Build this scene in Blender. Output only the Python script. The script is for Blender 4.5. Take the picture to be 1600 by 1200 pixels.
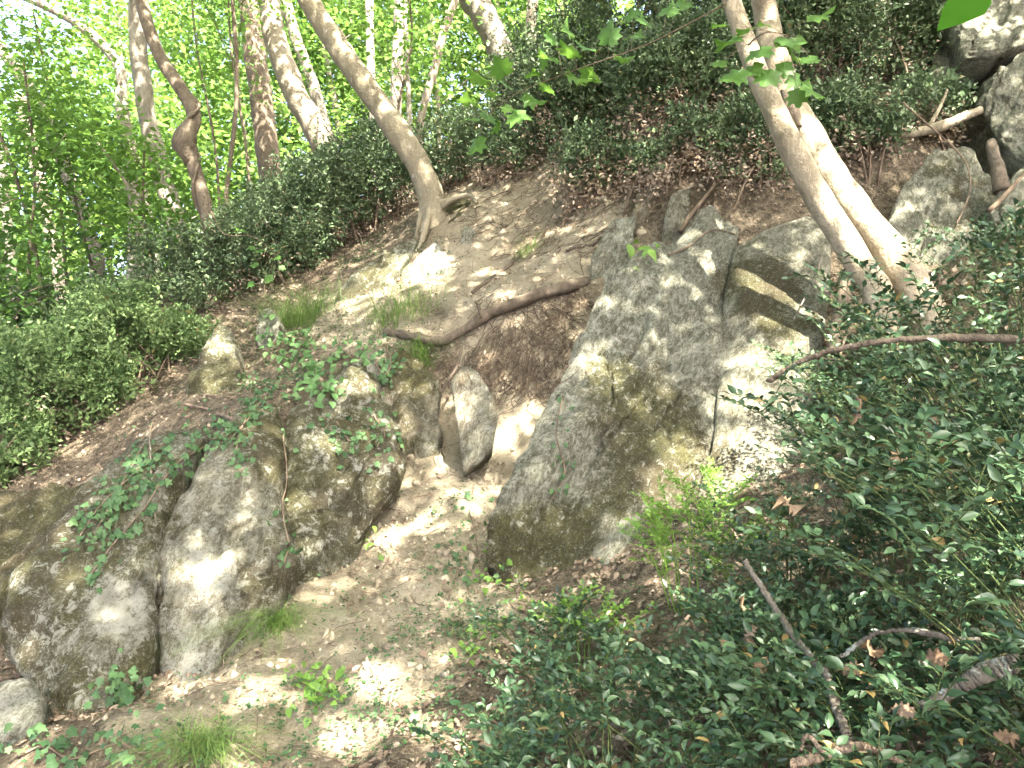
import bpy, math, numpy as np
from mathutils import Vector, Matrix
from mathutils.bvhtree import BVHTree

for o in list(bpy.data.objects): bpy.data.objects.remove(o)
SC = bpy.context.scene
COL = SC.collection

# ------------------------------------------------------------------ camera
F_PX, PITCH, CAM = 1200.0, math.radians(-3.0), np.array([0.0, 0.0, 1.6])
cam_d = bpy.data.cameras.new('camera'); cam = bpy.data.objects.new('camera', cam_d); COL.objects.link(cam)
cam_d.sensor_fit = 'HORIZONTAL'; cam_d.sensor_width = 36.0; cam_d.lens = 36.0 * F_PX / 1600.0
cam_d.clip_start = 0.05; cam_d.clip_end = 600
cam.location = CAM; cam.rotation_euler = (math.radians(90) + PITCH, 0, 0)
SC.camera = cam
FW = np.array([0, math.cos(PITCH), math.sin(PITCH)]); UP = np.array([0, -math.sin(PITCH), math.cos(PITCH)]); RT = np.array([1.0, 0, 0])

# ------------------------------------------------------------------ world, sun, exposure
SUN = np.array([0.24, -0.50, 0.83]); SUN /= np.linalg.norm(SUN)
w = bpy.data.worlds.new('World'); SC.world = w; w.use_nodes = True
nt = w.node_tree; nt.nodes.clear()
sky = nt.nodes.new('ShaderNodeTexSky'); sky.sky_type = 'NISHITA'; sky.sun_disc = False
sky.sun_elevation = math.asin(SUN[2]); sky.sun_rotation = math.atan2(SUN[0], SUN[1])
sky.dust_density = 6.0; sky.air_density = 0.35; sky.ozone_density = 0.3
bg = nt.nodes.new('ShaderNodeBackground'); bg.inputs[1].default_value = 0.15
wo = nt.nodes.new('ShaderNodeOutputWorld')
nt.links.new(sky.outputs[0], bg.inputs[0]); nt.links.new(bg.outputs[0], wo.inputs[0])
sun_d = bpy.data.lights.new('sun', 'SUN'); sun_d.energy = 3.5; sun_d.angle = math.radians(0.53); sun_d.color = (1.0, 0.93, 0.80)
sun = bpy.data.objects.new('sun', sun_d); COL.objects.link(sun)
sun.rotation_euler = Vector(SUN).to_track_quat('Z', 'Y').to_euler(); sun.location = SUN * 40
SC.view_settings.view_transform = 'Standard'; SC.view_settings.look = 'None'
SC.view_settings.gamma = 1.0; SC.view_settings.exposure = 4.0
SC.render.engine = 'CYCLES'
cy = SC.cycles
cy.use_denoising = True; cy.max_bounces = 7; cy.diffuse_bounces = 2; cy.glossy_bounces = 2; cy.transmission_bounces = 4
cy.caustics_reflective = False; cy.caustics_refractive = False; cy.use_adaptive_sampling = True

# ------------------------------------------------------------------ helpers
RNG = np.random.default_rng(7)
def norm(a): return a / np.maximum(np.linalg.norm(a, axis=-1, keepdims=True), 1e-9)
def unproj(px, py, d):
    px, py, d = np.asarray(px, float), np.asarray(py, float), np.asarray(d, float)
    return CAM + d[..., None] * (FW + ((px - 800) / F_PX)[..., None] * RT + ((600 - py) / F_PX)[..., None] * UP)
def P3(lst):
    a = np.array(lst, float); return unproj(a[:, 0], a[:, 1], a[:, 2])
def project(P):
    v = np.asarray(P) - CAM; d = np.maximum(v @ FW, 1e-3)
    return 800 + F_PX * (v @ RT) / d, 600 - F_PX * (v @ UP) / d, d
def _hash(ix, iy, iz, s):
    h = (ix * 73856093) ^ (iy * 19349663) ^ (iz * 83492791) ^ (s * 2654435761)
    h = (h ^ (h >> 13)) * 1274126177 & 0x7fffffff
    h = (h ^ (h >> 16)) * 668265263 & 0x7fffffff
    return (h ^ (h >> 15)) / 0x7fffffff
def vnoise(p, s=0):
    p = np.asarray(p, float); i = np.floor(p).astype(np.int64); f = p - i; u = f * f * (3 - 2 * f)
    r = 0
    for dx in (0, 1):
        wx = u[..., 0] if dx else 1 - u[..., 0]
        for dy in (0, 1):
            wy = u[..., 1] if dy else 1 - u[..., 1]
            for dz in (0, 1):
                wz = u[..., 2] if dz else 1 - u[..., 2]
                r = r + wx * wy * wz * _hash(i[..., 0] + dx, i[..., 1] + dy, i[..., 2] + dz, s)
    return r * 2 - 1
def fbm(p, oct=4, s=0, gain=0.5):
    a, r, p = 1.0, 0, np.asarray(p, float)
    for k in range(oct):
        r = r + a * vnoise(p, s + k * 17); p = p * 2.03 + 11.7; a *= gain
    return r
def make_mesh(name, V, polys, attrs=None, mat=None, smooth=True, uv=None):
    """polys: list of int arrays (n,k). attrs: dict name -> (N,) float or (N,3) per vertex."""
    me = bpy.data.meshes.new(name); V = np.asarray(V, np.float32)
    me.vertices.add(len(V)); me.vertices.foreach_set('co', V.ravel())
    polys = [np.asarray(q, np.int32) for q in polys if len(q)]
    loops = np.concatenate([q.ravel() for q in polys])
    sizes = np.concatenate([np.full(len(q), q.shape[1], np.int32) for q in polys])
    starts = np.concatenate([[0], np.cumsum(sizes)[:-1]]).astype(np.int32)
    me.loops.add(len(loops)); me.loops.foreach_set('vertex_index', loops)
    me.polygons.add(len(sizes)); me.polygons.foreach_set('loop_start', starts)
    if smooth: me.polygons.foreach_set('use_smooth', np.ones(len(sizes), bool))
    for k, a in (attrs or {}).items():
        a = np.asarray(a, np.float32)
        if a.ndim == 1: me.attributes.new(k, 'FLOAT', 'POINT').data.foreach_set('value', a)
        else: me.attributes.new(k, 'FLOAT_VECTOR', 'POINT').data.foreach_set('vector', a.ravel())
    me.update(calc_edges=True)
    if mat: me.materials.append(mat)
    return me
def link(name, data, parent=None, loc=None):
    o = bpy.data.objects.new(name, data); COL.objects.link(o)
    if parent is not None: o.parent = parent
    if loc is not None: o.location = loc
    return o
def tag(o, label=None, cat=None, group=None, kind=None):
    if label: o['label'] = label
    if cat: o['category'] = cat
    if group: o['group'] = group
    if kind: o['kind'] = kind
    return o
def thing(name, loc, label, cat, group=None):
    o = link(name, None, None, loc); o.empty_display_size = 0.1
    return tag(o, label, cat, group)
class Geo:
    """collects several pieces of ONE mesh"""
    def __init__(s): s.V, s.P, s.A, s.n = [], {}, [], 0
    def add(s, V, polys, rnd=0.5):
        V = np.asarray(V, float); s.V.append(V); s.A.append(np.full(len(V), rnd) if np.isscalar(rnd) else np.asarray(rnd))
        for q in polys:
            q = np.asarray(q)
            if len(q): s.P.setdefault(q.shape[1], []).append(q + s.n)
        s.n += len(V)
    def build(s, name, mat, parent=None, org=(0, 0, 0), smooth=True):
        org = np.asarray(org, float)
        me = make_mesh(name, np.concatenate(s.V) - org, [np.concatenate(v) for v in s.P.values()], {'rnd': np.concatenate(s.A)}, mat, smooth)
        o = link(name, me, parent)
        if parent is None: o.location = org
        return o
def smooth_path(P, n):
    """Catmull-Rom through rows of P (any width)"""
    P = np.asarray(P, float)
    if len(P) == 2: P = np.array([P[0], (P[0] + P[1]) / 2, P[1]])
    Q = np.vstack([2 * P[0] - P[1], P, 2 * P[-1] - P[-2]]); m = len(P) - 1
    t = np.linspace(0, m - 1e-6, n); i = t.astype(int); f = (t - i)[:, None]
    a, b, c, d = Q[i], Q[i + 1], Q[i + 2], Q[i + 3]
    return 0.5 * (2 * b + (c - a) * f + (2 * a - 5 * b + 4 * c - d) * f ** 2 + (3 * b - a - 3 * c + d) * f ** 3)
def tube_arrays(path, rad, sides=8, bump=0.0, freq=6.0, seed=0, cap=True):
    path = np.asarray(path, float); n = len(path); rad = np.broadcast_to(np.asarray(rad, float), (n,))
    T = norm(np.gradient(path, axis=0)); ref = np.array([0.31, 0.22, 0.92]) if abs(T[0, 2]) < 0.9 else np.array([1.0, 0.1, 0])
    X = norm(np.cross(T, ref)); Y = np.cross(T, X)
    a = np.linspace(0, 2 * np.pi, sides, endpoint=False)
    dirs = X[:, None] * np.cos(a)[None, :, None] + Y[:, None] * np.sin(a)[None, :, None]
    V = path[:, None] + dirs * rad[:, None, None]
    if bump:
        nz = fbm(V * np.array([1, 1, 0.45]) * freq, 3, seed) + 0.5 * vnoise(V * freq * 3.1, seed + 5)
        V = V + dirs * (nz * bump * rad[:, None])[..., None]
    V = V.reshape(-1, 3); i = np.arange(n - 1)[:, None] * sides; j = np.arange(sides)[None]; k = (j + 1) % sides
    quads = np.stack([i + j, i + k, i + k + sides, i + j + sides], -1).reshape(-1, 4)
    polys = [quads]
    if cap:
        polys.append(np.array([np.arange(sides)[::-1]])); polys.append(np.array([np.arange(sides) + (n - 1) * sides]))
    return V, polys
def add_tube(g, pts, r0, r1, n=10, sides=6, bump=0.0, freq=6, seed=0, rnd=0.5, jit=0.0):
    p = smooth_path(pts, n)
    if jit: p[1:-1] += RNG.normal(0, jit, (n - 2, 3))
    V, q = tube_arrays(p, np.linspace(r0, r1, n), sides, bump, freq, seed); g.add(V, q, rnd)

# leaf templates: (verts, polys); y along leaf, x across, z up
def T_diamond(wd=0.30):
    return np.array([[0, 0, 0], [wd, 0.45, 0.05], [0, 1, -0.06], [-wd, 0.45, 0.05]]), [np.array([[0, 1, 2, 3]])]
def T_ovate(wd=0.26, fold=0.09, droop=0.1):
    st = ((.18, .74, 0), (.42, 1.0, .01), (.72, .62, -.02)); V = [[0, 0, 0]]
    for y, f, z in st: V += [[0, y, z], [wd * f, y + .02, fold * f + z], [-wd * f, y + .02, fold * f + z]]
    V.append([0, 1, -droop]); T = [[0, 2, 1], [0, 1, 3], [7, 8, 10], [7, 10, 9]]; Q = []
    for k in (1, 4): Q += [[k, k + 1, k + 4, k + 3], [k, k + 3, k + 5, k + 2]]
    return np.array(V, float), [np.array(T), np.array(Q)]
def T_lite(wd=0.26, fold=0.09, droop=0.1):
    V = np.array([[0, 0, 0], [0, .5, 0], [0, 1, -droop], [wd, .42, fold], [-wd, .42, fold]])
    return V, [np.array([[0, 3, 1], [1, 3, 2], [0, 1, 4], [1, 2, 4]])]
def T_mid(wd=0.26, fold=0.09, droop=0.1):
    V = np.array([[0, 0, 0], [0, .33, 0], [0, .68, -.02], [0, 1, -droop], [wd, .33, fold], [wd * .78, .66, fold * .7], [-wd, .33, fold], [-wd * .78, .66, fold * .7]])
    return V, [np.array([[0, 4, 1], [2, 5, 3], [0, 1, 6], [2, 3, 7]]), np.array([[1, 4, 5, 2], [1, 2, 7, 6]])]
def T_outline(half, curl=0.1, seed=0):
    h = np.array(half, float); L = np.vstack([h, (h * [-1, 1])[::-1]])
    L = L[np.r_[True, np.linalg.norm(np.diff(L, axis=0), axis=1) > 1e-6]]
    r = np.random.default_rng(seed)
    V = np.column_stack([L, curl * (L[:, 0] ** 2 * 3 - (L[:, 1] - .5) ** 2) + r.normal(0, abs(curl) * 0.25, len(L))])
    c = np.array([[0, 0.45, 0.0]]); n = len(V); V = np.vstack([V, c])
    return V, [np.array([[i, (i + 1) % n, n] for i in range(n)])]
OAK = [(0, 0), (.06, .12), (.2, .2), (.12, .3), (.3, .42), (.18, .5), (.33, .66), (.17, .72), (.2, .86), (.08, .92), (0, 1)]
IVY = [(0, 0), (.12, -.06), (.42, .05), (.3, .3), (.5, .48), (.2, .6), (0, 1)]
MAPLE = [(0, 0), (.1, -.05), (.42, .02), (.34, .2), (.55, .38), (.38, .48), (.46, .72), (.18, .66), (.12, .86), (0, 1.02)]
HEART = [(0, 0), (.2, -.1), (.4, .08), (.4, .35), (.22, .7), (0, 1)]
def frames(D, N):
    D = norm(D); X = norm(np.cross(D, N)); Z = np.cross(X, D); return X, D, Z
def add_leaves(g, tpl, P, D, N, S, rnd=None):
    V0, polys = tpl; n = len(P)
    if n == 0: return
    X, Y, Z = frames(D, N); S = np.broadcast_to(S, (n,))[:, None, None]
    V = P[:, None] + S * (V0[None, :, 0:1] * X[:, None] + V0[None, :, 1:2] * Y[:, None] + V0[None, :, 2:3] * Z[:, None])
    off = (np.arange(n) * len(V0))[:, None, None]
    rnd = RNG.random(n) if rnd is None else np.asarray(rnd)
    g.add(V.reshape(-1, 3), [(q[None] + off).reshape(-1, q.shape[1]) for q in polys], np.repeat(rnd, len(V0)))
LEAFMESH = {}
def leaf_objects(key, tpl, mat, parent, org, P, D, N, S, name='leaf'):
    """single leaves as parts that share mesh data"""
    ms = LEAFMESH.get(key)
    if ms is None:
        ms = LEAFMESH[key] = [make_mesh('leaf_blade', tpl[0] * [1, 1, 0.6 + 0.3 * (k % 5)], tpl[1], {'rnd': np.full(len(tpl[0]), v)}, mat) for k, v in enumerate((.08, .3, .5, .72, .95, .995))]
    if len(P) == 0: return
    X, Y, Z = frames(D, N); S = np.broadcast_to(S, (len(P),)); pick = np.where(RNG.random(len(P)) < .035, 5, RNG.integers(0, 5, len(P)))
    for i in range(len(P)):
        o = bpy.data.objects.new(name, ms[pick[i]]); COL.objects.link(o); o.parent = parent
        M = np.eye(4); M[:3, 0] = X[i] * S[i]; M[:3, 1] = Y[i] * S[i]; M[:3, 2] = Z[i] * S[i]; M[:3, 3] = P[i] - org
        o.matrix_local = Matrix(M.tolist())
def rdir(n, zlo=-1, zhi=1, rng=RNG):
    z = rng.uniform(zlo, zhi, n); a = rng.uniform(0, 2 * np.pi, n); r = np.sqrt(np.maximum(0, 1 - z * z))
    return np.column_stack([r * np.cos(a), r * np.sin(a), z])

# ------------------------------------------------------------------ materials
class MB:
    def __init__(s, name):
        s.m = bpy.data.materials.new(name); s.m.use_nodes = True; s.t = s.m.node_tree; s.t.nodes.clear()
        s.out = s.n('ShaderNodeOutputMaterial')
    def n(s, typ, **kw):
        nd = s.t.nodes.new(typ)
        for k, v in kw.items(): setattr(nd, k, v)
        return nd
    def set(s, sock, v):
        if isinstance(v, bpy.types.NodeSocket): s.t.links.new(v, sock)
        else: sock.default_value = v
    def attr(s, name, vec=False):
        nd = s.n('ShaderNodeAttribute', attribute_name=name); return nd.outputs['Vector' if vec else 'Fac']
    def pos(s): return s.n('ShaderNodeNewGeometry').outputs['Position']
    def scale(s, v, f):
        nd = s.n('ShaderNodeVectorMath', operation='MULTIPLY'); s.set(nd.inputs[0], v); nd.inputs[1].default_value = f; return nd.outputs[0]
    def noise(s, vec, sc, det=5, rough=0.6, dist=0.0):
        nd = s.n('ShaderNodeTexNoise'); s.set(nd.inputs['Vector'], vec); nd.inputs['Scale'].default_value = sc
        nd.inputs['Detail'].default_value = det; nd.inputs['Roughness'].default_value = rough; nd.inputs['Distortion'].default_value = dist
        return nd.outputs['Fac']
    def voro(s, vec, sc, feat='F1'):
        nd = s.n('ShaderNodeTexVoronoi', feature=feat); s.set(nd.inputs['Vector'], vec); nd.inputs['Scale'].default_value = sc; return nd.outputs['Distance']
    def math(s, op, a, b=0.0, c=None):
        nd = s.n('ShaderNodeMath', operation=op); s.set(nd.inputs[0], a); s.set(nd.inputs[1], b)
        if c is not None: s.set(nd.inputs[2], c)
        return nd.outputs[0]
    def ramp(s, f, lo, hi):
        nd = s.n('ShaderNodeMapRange'); nd.interpolation_type = 'SMOOTHSTEP'; s.set(nd.inputs[0], f); nd.inputs[1].default_value = lo; nd.inputs[2].default_value = hi; return nd.outputs[0]
    def mix(s, f, a, b):
        nd = s.n('ShaderNodeMix', data_type='RGBA'); s.set(nd.inputs[0], f)
        for k, v in ((6, a), (7, b)):
            s.set(nd.inputs[k], v if isinstance(v, bpy.types.NodeSocket) else (*v, 1.0))
        return nd.outputs[2]
    def bump(s, h, strength, dist, prev=None):
        nd = s.n('ShaderNodeBump'); nd.inputs['Strength'].default_value = strength; nd.inputs['Distance'].default_value = dist
        s.set(nd.inputs['Height'], h)
        if prev is not None: s.set(nd.inputs['Normal'], prev)
        return nd.outputs[0]
    def bsdf(s, col, rough=0.8, nrm=None, spec=0.3):
        nd = s.n('ShaderNodeBsdfPrincipled'); s.set(nd.inputs['Base Color'], col if isinstance(col, bpy.types.NodeSocket) else (*col, 1))
        s.set(nd.inputs['Roughness'], rough); nd.inputs['Specular IOR Level'].default_value = spec
        if nrm is not None: s.set(nd.inputs['Normal'], nrm)
        return nd.outputs[0]
    def done(s, sh): s.t.links.new(sh, s.out.inputs['Surface']); return s.m
def leaf_mat(name, c0, c1, c2, trans=0.4, rough=0.45, spec=0.4, tcol=None, old=None):
    b = MB(name); r = b.attr('rnd')
    col = b.mix(b.ramp(r, 0.0, 0.55), c0, c1); col = b.mix(b.ramp(r, 0.6, 1.0), col, c2)
    col = b.mix(b.ramp(b.noise(b.pos(), 2.5, 2), 0.35, 0.7), col, b.mix(0.45, col, c2))
    if old: col = b.mix(b.math('GREATER_THAN', r, .985), col, old)
    p = b.bsdf(col, rough, None, spec)
    tr = b.n('ShaderNodeBsdfTranslucent'); b.set(tr.inputs[0], b.mix(0.6, col, tcol) if tcol else col)
    mx = b.n('ShaderNodeMixShader'); mx.inputs[0].default_value = trans
    b.t.links.new(p, mx.inputs[1]); b.t.links.new(tr.outputs[0], mx.inputs[2])
    return b.done(mx.outputs[0])
M = {}
M['canopy'] = leaf_mat('canopy_leaf', (.052, .100, .024), (.080, .142, .033), (.13, .20, .05), 0.44, 0.6, .1, (.15, .30, .05))
M['sap'] = leaf_mat('sapling_leaf', (.052, .115, .027), (.08, .16, .036), (.125, .22, .05), 0.44, 0.6, .1, (.21, .36, .055))
M['box'] = leaf_mat('shrub_leaf', (.036, .064, .030), (.074, .120, .054), (.17, .225, .11), 0.12, 0.42, .3, None, (.24, .19, .09))
M['box2'] = leaf_mat('pale_shrub_leaf', (.06, .105, .038), (.105, .17, .060), (.19, .26, .10), 0.25, 0.5, .22, None, (.24, .2, .08))
M['broom'] = leaf_mat('broom_leaf', (.012, .034, .015), (.028, .064, .028), (.075, .125, .058), 0.10, 0.36, .38, None, (.22, .16, .06))
M['fresh'] = leaf_mat('fresh_leaf', (.075, .16, .025), (.11, .21, .035), (.16, .27, .055), 0.36, 0.45, .35, (.3, .5, .05))
M['ivy'] = leaf_mat('ivy_leaf', (.026, .062, .024), (.046, .098, .038), (.082, .145, .055), 0.2, 0.5, .2)
M['grass'] = leaf_mat('grass_blade', (.09, .17, .03), (.13, .23, .05), (.22, .30, .09), 0.35, 0.5, .3)
M['maple'] = leaf_mat('maple_leaf', (.045, .11, .025), (.065, .15, .03), (.11, .21, .045), 0.4, 0.45, .35, (.2, .38, .05))
M['canopy2'] = leaf_mat('dark_canopy_leaf', (.036, .080, .024), (.055, .11, .032), (.09, .16, .045), 0.36, 0.6, .1, (.15, .28, .05))
M['bigleaf'] = leaf_mat('big_leaf', (.035, .115, .008), (.042, .135, .01), (.06, .16, .015), 0.45, 0.75, .05, (.11, .29, .02))
M['weed'] = leaf_mat('weed_leaf', (.05, .115, .035), (.08, .165, .05), (.125, .22, .075), 0.3, 0.5, .3)
M['dead'] = leaf_mat('dead_leaf', (.10, .070, .048), (.20, .145, .10), (.36, .285, .21), 0.2, 0.75, .15)
M['oakdead'] = leaf_mat('dry_oak_leaf', (.22, .14, .085), (.30, .20, .125), (.40, .29, .19), 0.2, 0.7, .2)
M['drybush'] = leaf_mat('dry_shrub_leaf', (.16, .11, .075), (.27, .20, .14), (.42, .35, .27), 0.15, 0.8, .1)
def bark_mat(name, c0, c1, c2, spot=(.5, .5, .44), spots=0.62, moss=0.0):
    b = MB(name); p = b.pos(); q = b.scale(p, (1, 1, .35))
    f = b.noise(q, 9, 8, .65, .4); col = b.mix(b.ramp(f, .3, .7), c0, c1)
    col = b.mix(b.ramp(b.noise(p, 3.2, 4), .45, .75), col, c2)
    col = b.mix(b.ramp(b.noise(p, 17, 4, .7), spots, spots + .1), col, spot)
    if moss: col = b.mix(b.math('MULTIPLY', b.ramp(b.noise(p, 6, 6), .45, .6), moss), col, (.09, .11, .02))
    col = b.mix(b.ramp(b.noise(b.scale(p, (1, 1, .25)), 60, 6, .75), .58, .42), col, b.mix(.5, col, c0))
    n1 = b.bump(b.noise(b.scale(p, (1, 1, .3)), 45, 6, .7), .8, .016)
    return b.done(b.bsdf(col, .85, b.bump(b.noise(p, 14, 5), .8, .03, n1), .15))
M['bark_pale'] = bark_mat('pale_bark', (.16, .135, .10), (.29, .255, .20), (.22, .205, .16))
M['bark_grey'] = bark_mat('grey_bark', (.14, .125, .10), (.27, .245, .20), (.21, .205, .16))
M['bark_brown'] = bark_mat('brown_bark', (.085, .066, .048), (.19, .155, .115), (.14, .118, .09), spots=.70)
M['bark_tan'] = bark_mat('tan_bark', (.20, .165, .11), (.40, .345, .25), (.29, .25, .18), (.15, .125, .085), .60)
M['bark_tree1'] = bark_mat('mottled_bark', (.17, .145, .10), (.29, .255, .18), (.22, .19, .13), (.42, .40, .33), .60, .0)
M['bark_lichen'] = bark_mat('lichened_bark', (.10, .085, .065), (.19, .17, .135), (.15, .135, .105), (.36, .38, .33), .52)
M['deadwood'] = bark_mat('dead_wood', (.065, .050, .036), (.165, .132, .095), (.11, .092, .068), (.26, .225, .175), .62)
M['rotwood'] = bark_mat('orange_rotten_wood', (.06, .038, .024), (.15, .09, .052), (.08, .055, .036), (.24, .15, .09), .66)
M['stem'] = bark_mat('stem_green', (.05, .075, .025), (.09, .12, .04), (.10, .09, .05), (.12, .12, .06), .7)
M['twig'] = bark_mat('twig_brown', (.12, .085, .06), (.25, .19, .135), (.19, .15, .11), (.34, .29, .23), .7)
M['freshstem'] = bark_mat('fresh_stem', (.14, .25, .04), (.20, .32, .06), (.18, .28, .05), (.22, .34, .07), .7)
M['root'] = bark_mat('root_fibre', (.09, .066, .045), (.22, .17, .118), (.15, .115, .08), (.38, .31, .22), .60)
def rock_mat():
    b = MB('schist_rock'); q = b.attr('q', True); p = b.pos(); ms = b.attr('moss'); lc = b.attr('lich'); wm = b.attr('warm')
    qs = b.scale(q, (1.5, 1, 1)); f = b.noise(q, 2.4, 9, .7, .8); g = b.noise(qs, 11, 12, .8, 1.4); h = b.noise(qs, 42, 10, .82, .6); k = b.noise(p, 85, 6, .8, .3)
    col = b.mix(b.ramp(f, .3, .7), (.150, .148, .104), (.262, .260, .195))
    col = b.mix(b.ramp(g, .50, .60), col, (.38, .38, .295))
    col = b.mix(b.ramp(g, .45, .36), col, (.070, .064, .042))
    col = b.mix(b.math('MULTIPLY', b.ramp(h, .52, .57), .85), col, (.45, .445, .36))
    col = b.mix(b.math('MULTIPLY', b.ramp(h, .47, .41), .65), col, (.052, .051, .033))
    col = b.mix(b.math('MULTIPLY', wm, b.ramp(b.noise(p, 3, 6, .7), .25, .6)), col, b.mix(k, (.17, .125, .08), (.34, .26, .17)))
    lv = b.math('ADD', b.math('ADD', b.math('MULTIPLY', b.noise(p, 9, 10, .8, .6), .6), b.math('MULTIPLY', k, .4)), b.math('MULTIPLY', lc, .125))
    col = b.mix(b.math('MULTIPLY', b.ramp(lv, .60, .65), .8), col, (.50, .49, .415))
    mv = b.math('ADD', b.math('ADD', b.math('MULTIPLY', b.noise(p, 3.4, 12, .76, .9), .62), b.math('MULTIPLY', k, .38)), b.math('MULTIPLY', b.math('SUBTRACT', ms, .5), .50))
    mcol = b.mix(b.ramp(b.noise(p, 30, 8, .8), .40, .62), (.042, .040, .012), (.110, .102, .030))
    mcol = b.mix(b.ramp(b.noise(p, 1.7, 4), .45, .65), mcol, (.070, .054, .026))
    mm = b.ramp(mv, .47, .57)
    col = b.mix(b.math('MULTIPLY', mm, b.math('MULTIPLY', b.ramp(k, .30, .52), .88)), col, mcol)
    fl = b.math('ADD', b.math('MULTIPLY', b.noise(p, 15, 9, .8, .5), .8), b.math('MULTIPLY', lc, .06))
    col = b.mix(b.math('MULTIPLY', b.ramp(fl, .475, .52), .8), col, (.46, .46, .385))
    n1 = b.bump(h, 1.0, .05)
    n2 = b.bump(g, 1.0, .10, n1)
    n3 = b.bump(k, 1.0, .02, n2)
    return b.done(b.bsdf(col, .9, n3, .12))
M['rock'] = rock_mat()
def soil_mat():
    b = MB('forest_soil'); p = b.pos(); br = b.attr('bare')
    f = b.noise(p, 1.6, 6, .6); g = b.noise(p, 19, 10, .8, .5); h = b.noise(p, 75, 6, .85); c = b.voro(p, 55)
    bare = b.mix(b.ramp(f, .3, .7), (.315, .265, .18), (.46, .40, .29)); bare = b.mix(b.ramp(g, .52, .64), bare, (.21, .175, .12)); bare = b.mix(b.ramp(g, .46, .38), bare, (.46, .41, .305))
    humus = b.mix(b.ramp(g, .40, .60), (.080, .064, .043), (.235, .19, .135))
    col = b.mix(b.ramp(b.math('ADD', br, b.math('MULTIPLY', b.math('SUBTRACT', g, .5), 1.0)), .22, .55), humus, bare)
    col = b.mix(b.ramp(h, .56, .64), col, (.48, .425, .32)); col = b.mix(b.math('MULTIPLY', b.ramp(h, .44, .36), .7), col, (.09, .066, .045))
    n1 = b.bump(h, 1.0, .02); n2 = b.bump(g, 1.0, .07, n1); n3 = b.bump(c, .6, .015, n2)
    return b.done(b.bsdf(col, .95, n3, .1))
M['soil'] = soil_mat()

def crumb_mat():
    b = MB('earth_crumb'); r = b.attr('rnd'); p = b.pos(); col = b.mix(r, (.21, .172, .118), (.45, .39, .285)); return b.done(b.bsdf(col, .95, b.bump(b.noise(p, 120, 5, .8), .8, .01), .1))
M['crumb'] = crumb_mat()
# ------------------------------------------------------------------ terrain
GP = [(0,1190,3.1),(300,1190,3.0),(600,1190,2.8),(800,1190,2.55),(150,1145,3.3),(290,1085,3.6),(600,1000,3.9),(450,1050,3.65),
 (430,970,4.15),(700,900,4.55),(850,930,4.2),(620,850,4.95),(520,890,4.65),(650,700,5.85),(640,755,5.5),(750,720,5.7),(820,670,6.0),
 (700,640,6.15),(800,640,6.15),(740,610,6.25),(860,620,6.2),(890,455,6.5),(760,500,6.42),(700,540,6.45),(640,535,6.55),(830,472,6.42),(700,440,7.4),(620,490,7.0),
 (560,505,7.0),(480,535,7.0),(800,430,7.3),(890,430,6.8),(800,350,8.0),(730,330,8.4),(850,260,8.6),(900,210,8.9),(940,370,6.98),(1000,310,7.15),
 (1060,288,6.95),(1180,335,6.6),(1050,235,7.3),(680,335,8.5),(560,410,8.7),(450,480,8.2),(350,535,7.8),(300,675,5.7),(290,620,6.5),(420,605,6.2),(400,640,5.65),
 (500,600,6.0),(200,680,6.6),(60,775,6.0),(350,850,5.35),(340,760,5.5),(150,930,4.95),(220,760,5.65),(520,740,5.75),(480,820,5.45),(950,650,5.85),(1050,500,6.5),(880,800,5.15),(1200,560,6.1),(1270,660,5.3),(1180,700,5.1),
 (1000,800,4.75),(1090,800,4.4),(1250,870,3.6),(1350,420,6.1),(1420,470,5.3),(1400,200,7.0),(1450,330,6.9),(1550,430,6.3),(1350,300,6.8),(1480,180,7.5),(1600,100,8.3),(1300,220,7.3),(20,900,5.0),(590,560,6.4)]
GW = [(0,0,0),(0,1.2,.08),(-2,0,-.5),(-4,0,-1.2),(2,0,.75),(1,1.5,.42),(1.8,2.5,.85),(3,1.5,1.35),(5,3,2.6),(0,-4,-.3),(-4,-4,-1.6),(4,-4,1.2),
 (-4.6,3,-.8),(-8,5,-1.0),(-5.6,7.6,.45),(-8,8.5,.3),(-4.9,11,2.6),(-3.5,9,2.05),(0,12,4.5),(4,11,6.2),(8,9,7.6),(8,5,5.0),(-10,14,1.6),(-6,18,3.8),
 (0,20,6.6),(8,20,10.5),(-15,25,1.8),(0,40,9),(22,40,19),(-28,40,-1),(32,10,18),(-32,10,-9),(32,-28,10),(-32,-28,-12),(0,-30,-2),(3.2,3.4,1.75),(4.3,5.2,3.0)]
gp = np.array(GP, float); CT = np.vstack([unproj(gp[:, 0], gp[:, 1], gp[:, 2]), np.array(GW, float)])
CC = 0.35
def _phi(A, B): return np.sqrt(((A[:, None] - B[None]) ** 2).sum(-1) + CC * CC)
nC = len(CT); A_ = np.zeros((nC + 3, nC + 3)); A_[:nC, :nC] = _phi(CT[:, :2], CT[:, :2]) - np.eye(nC) * 0.06
A_[:nC, nC] = 1; A_[:nC, nC + 1:] = CT[:, :2]; A_[nC:, :nC] = A_[:nC, nC:].T
WT = np.linalg.solve(A_, np.r_[CT[:, 2], 0, 0, 0])
def H(x, y):
    x = np.atleast_1d(np.asarray(x, float)); y = np.atleast_1d(np.asarray(y, float)); out = np.empty(len(x))
    for s in range(0, len(x), 20000):
        q = np.column_stack([x[s:s + 20000], y[s:s + 20000]]); out[s:s + 20000] = _phi(q, CT[:, :2]) @ WT[:nC] + WT[nC] + q @ WT[nC + 1:]
    p = np.column_stack([x, y, np.zeros(len(x))])
    fade = np.clip(1.3 - np.hypot(x, y - 5) / 14, 0.25, 1)
    return out + fade * (0.055 * fbm(p * 2.2, 3, 3) + 0.022 * fbm(p * [9, 7, 1], 3, 9) - 0.03 * np.abs(vnoise(p * [3.1, 1.3, 1], 31)))
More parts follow.
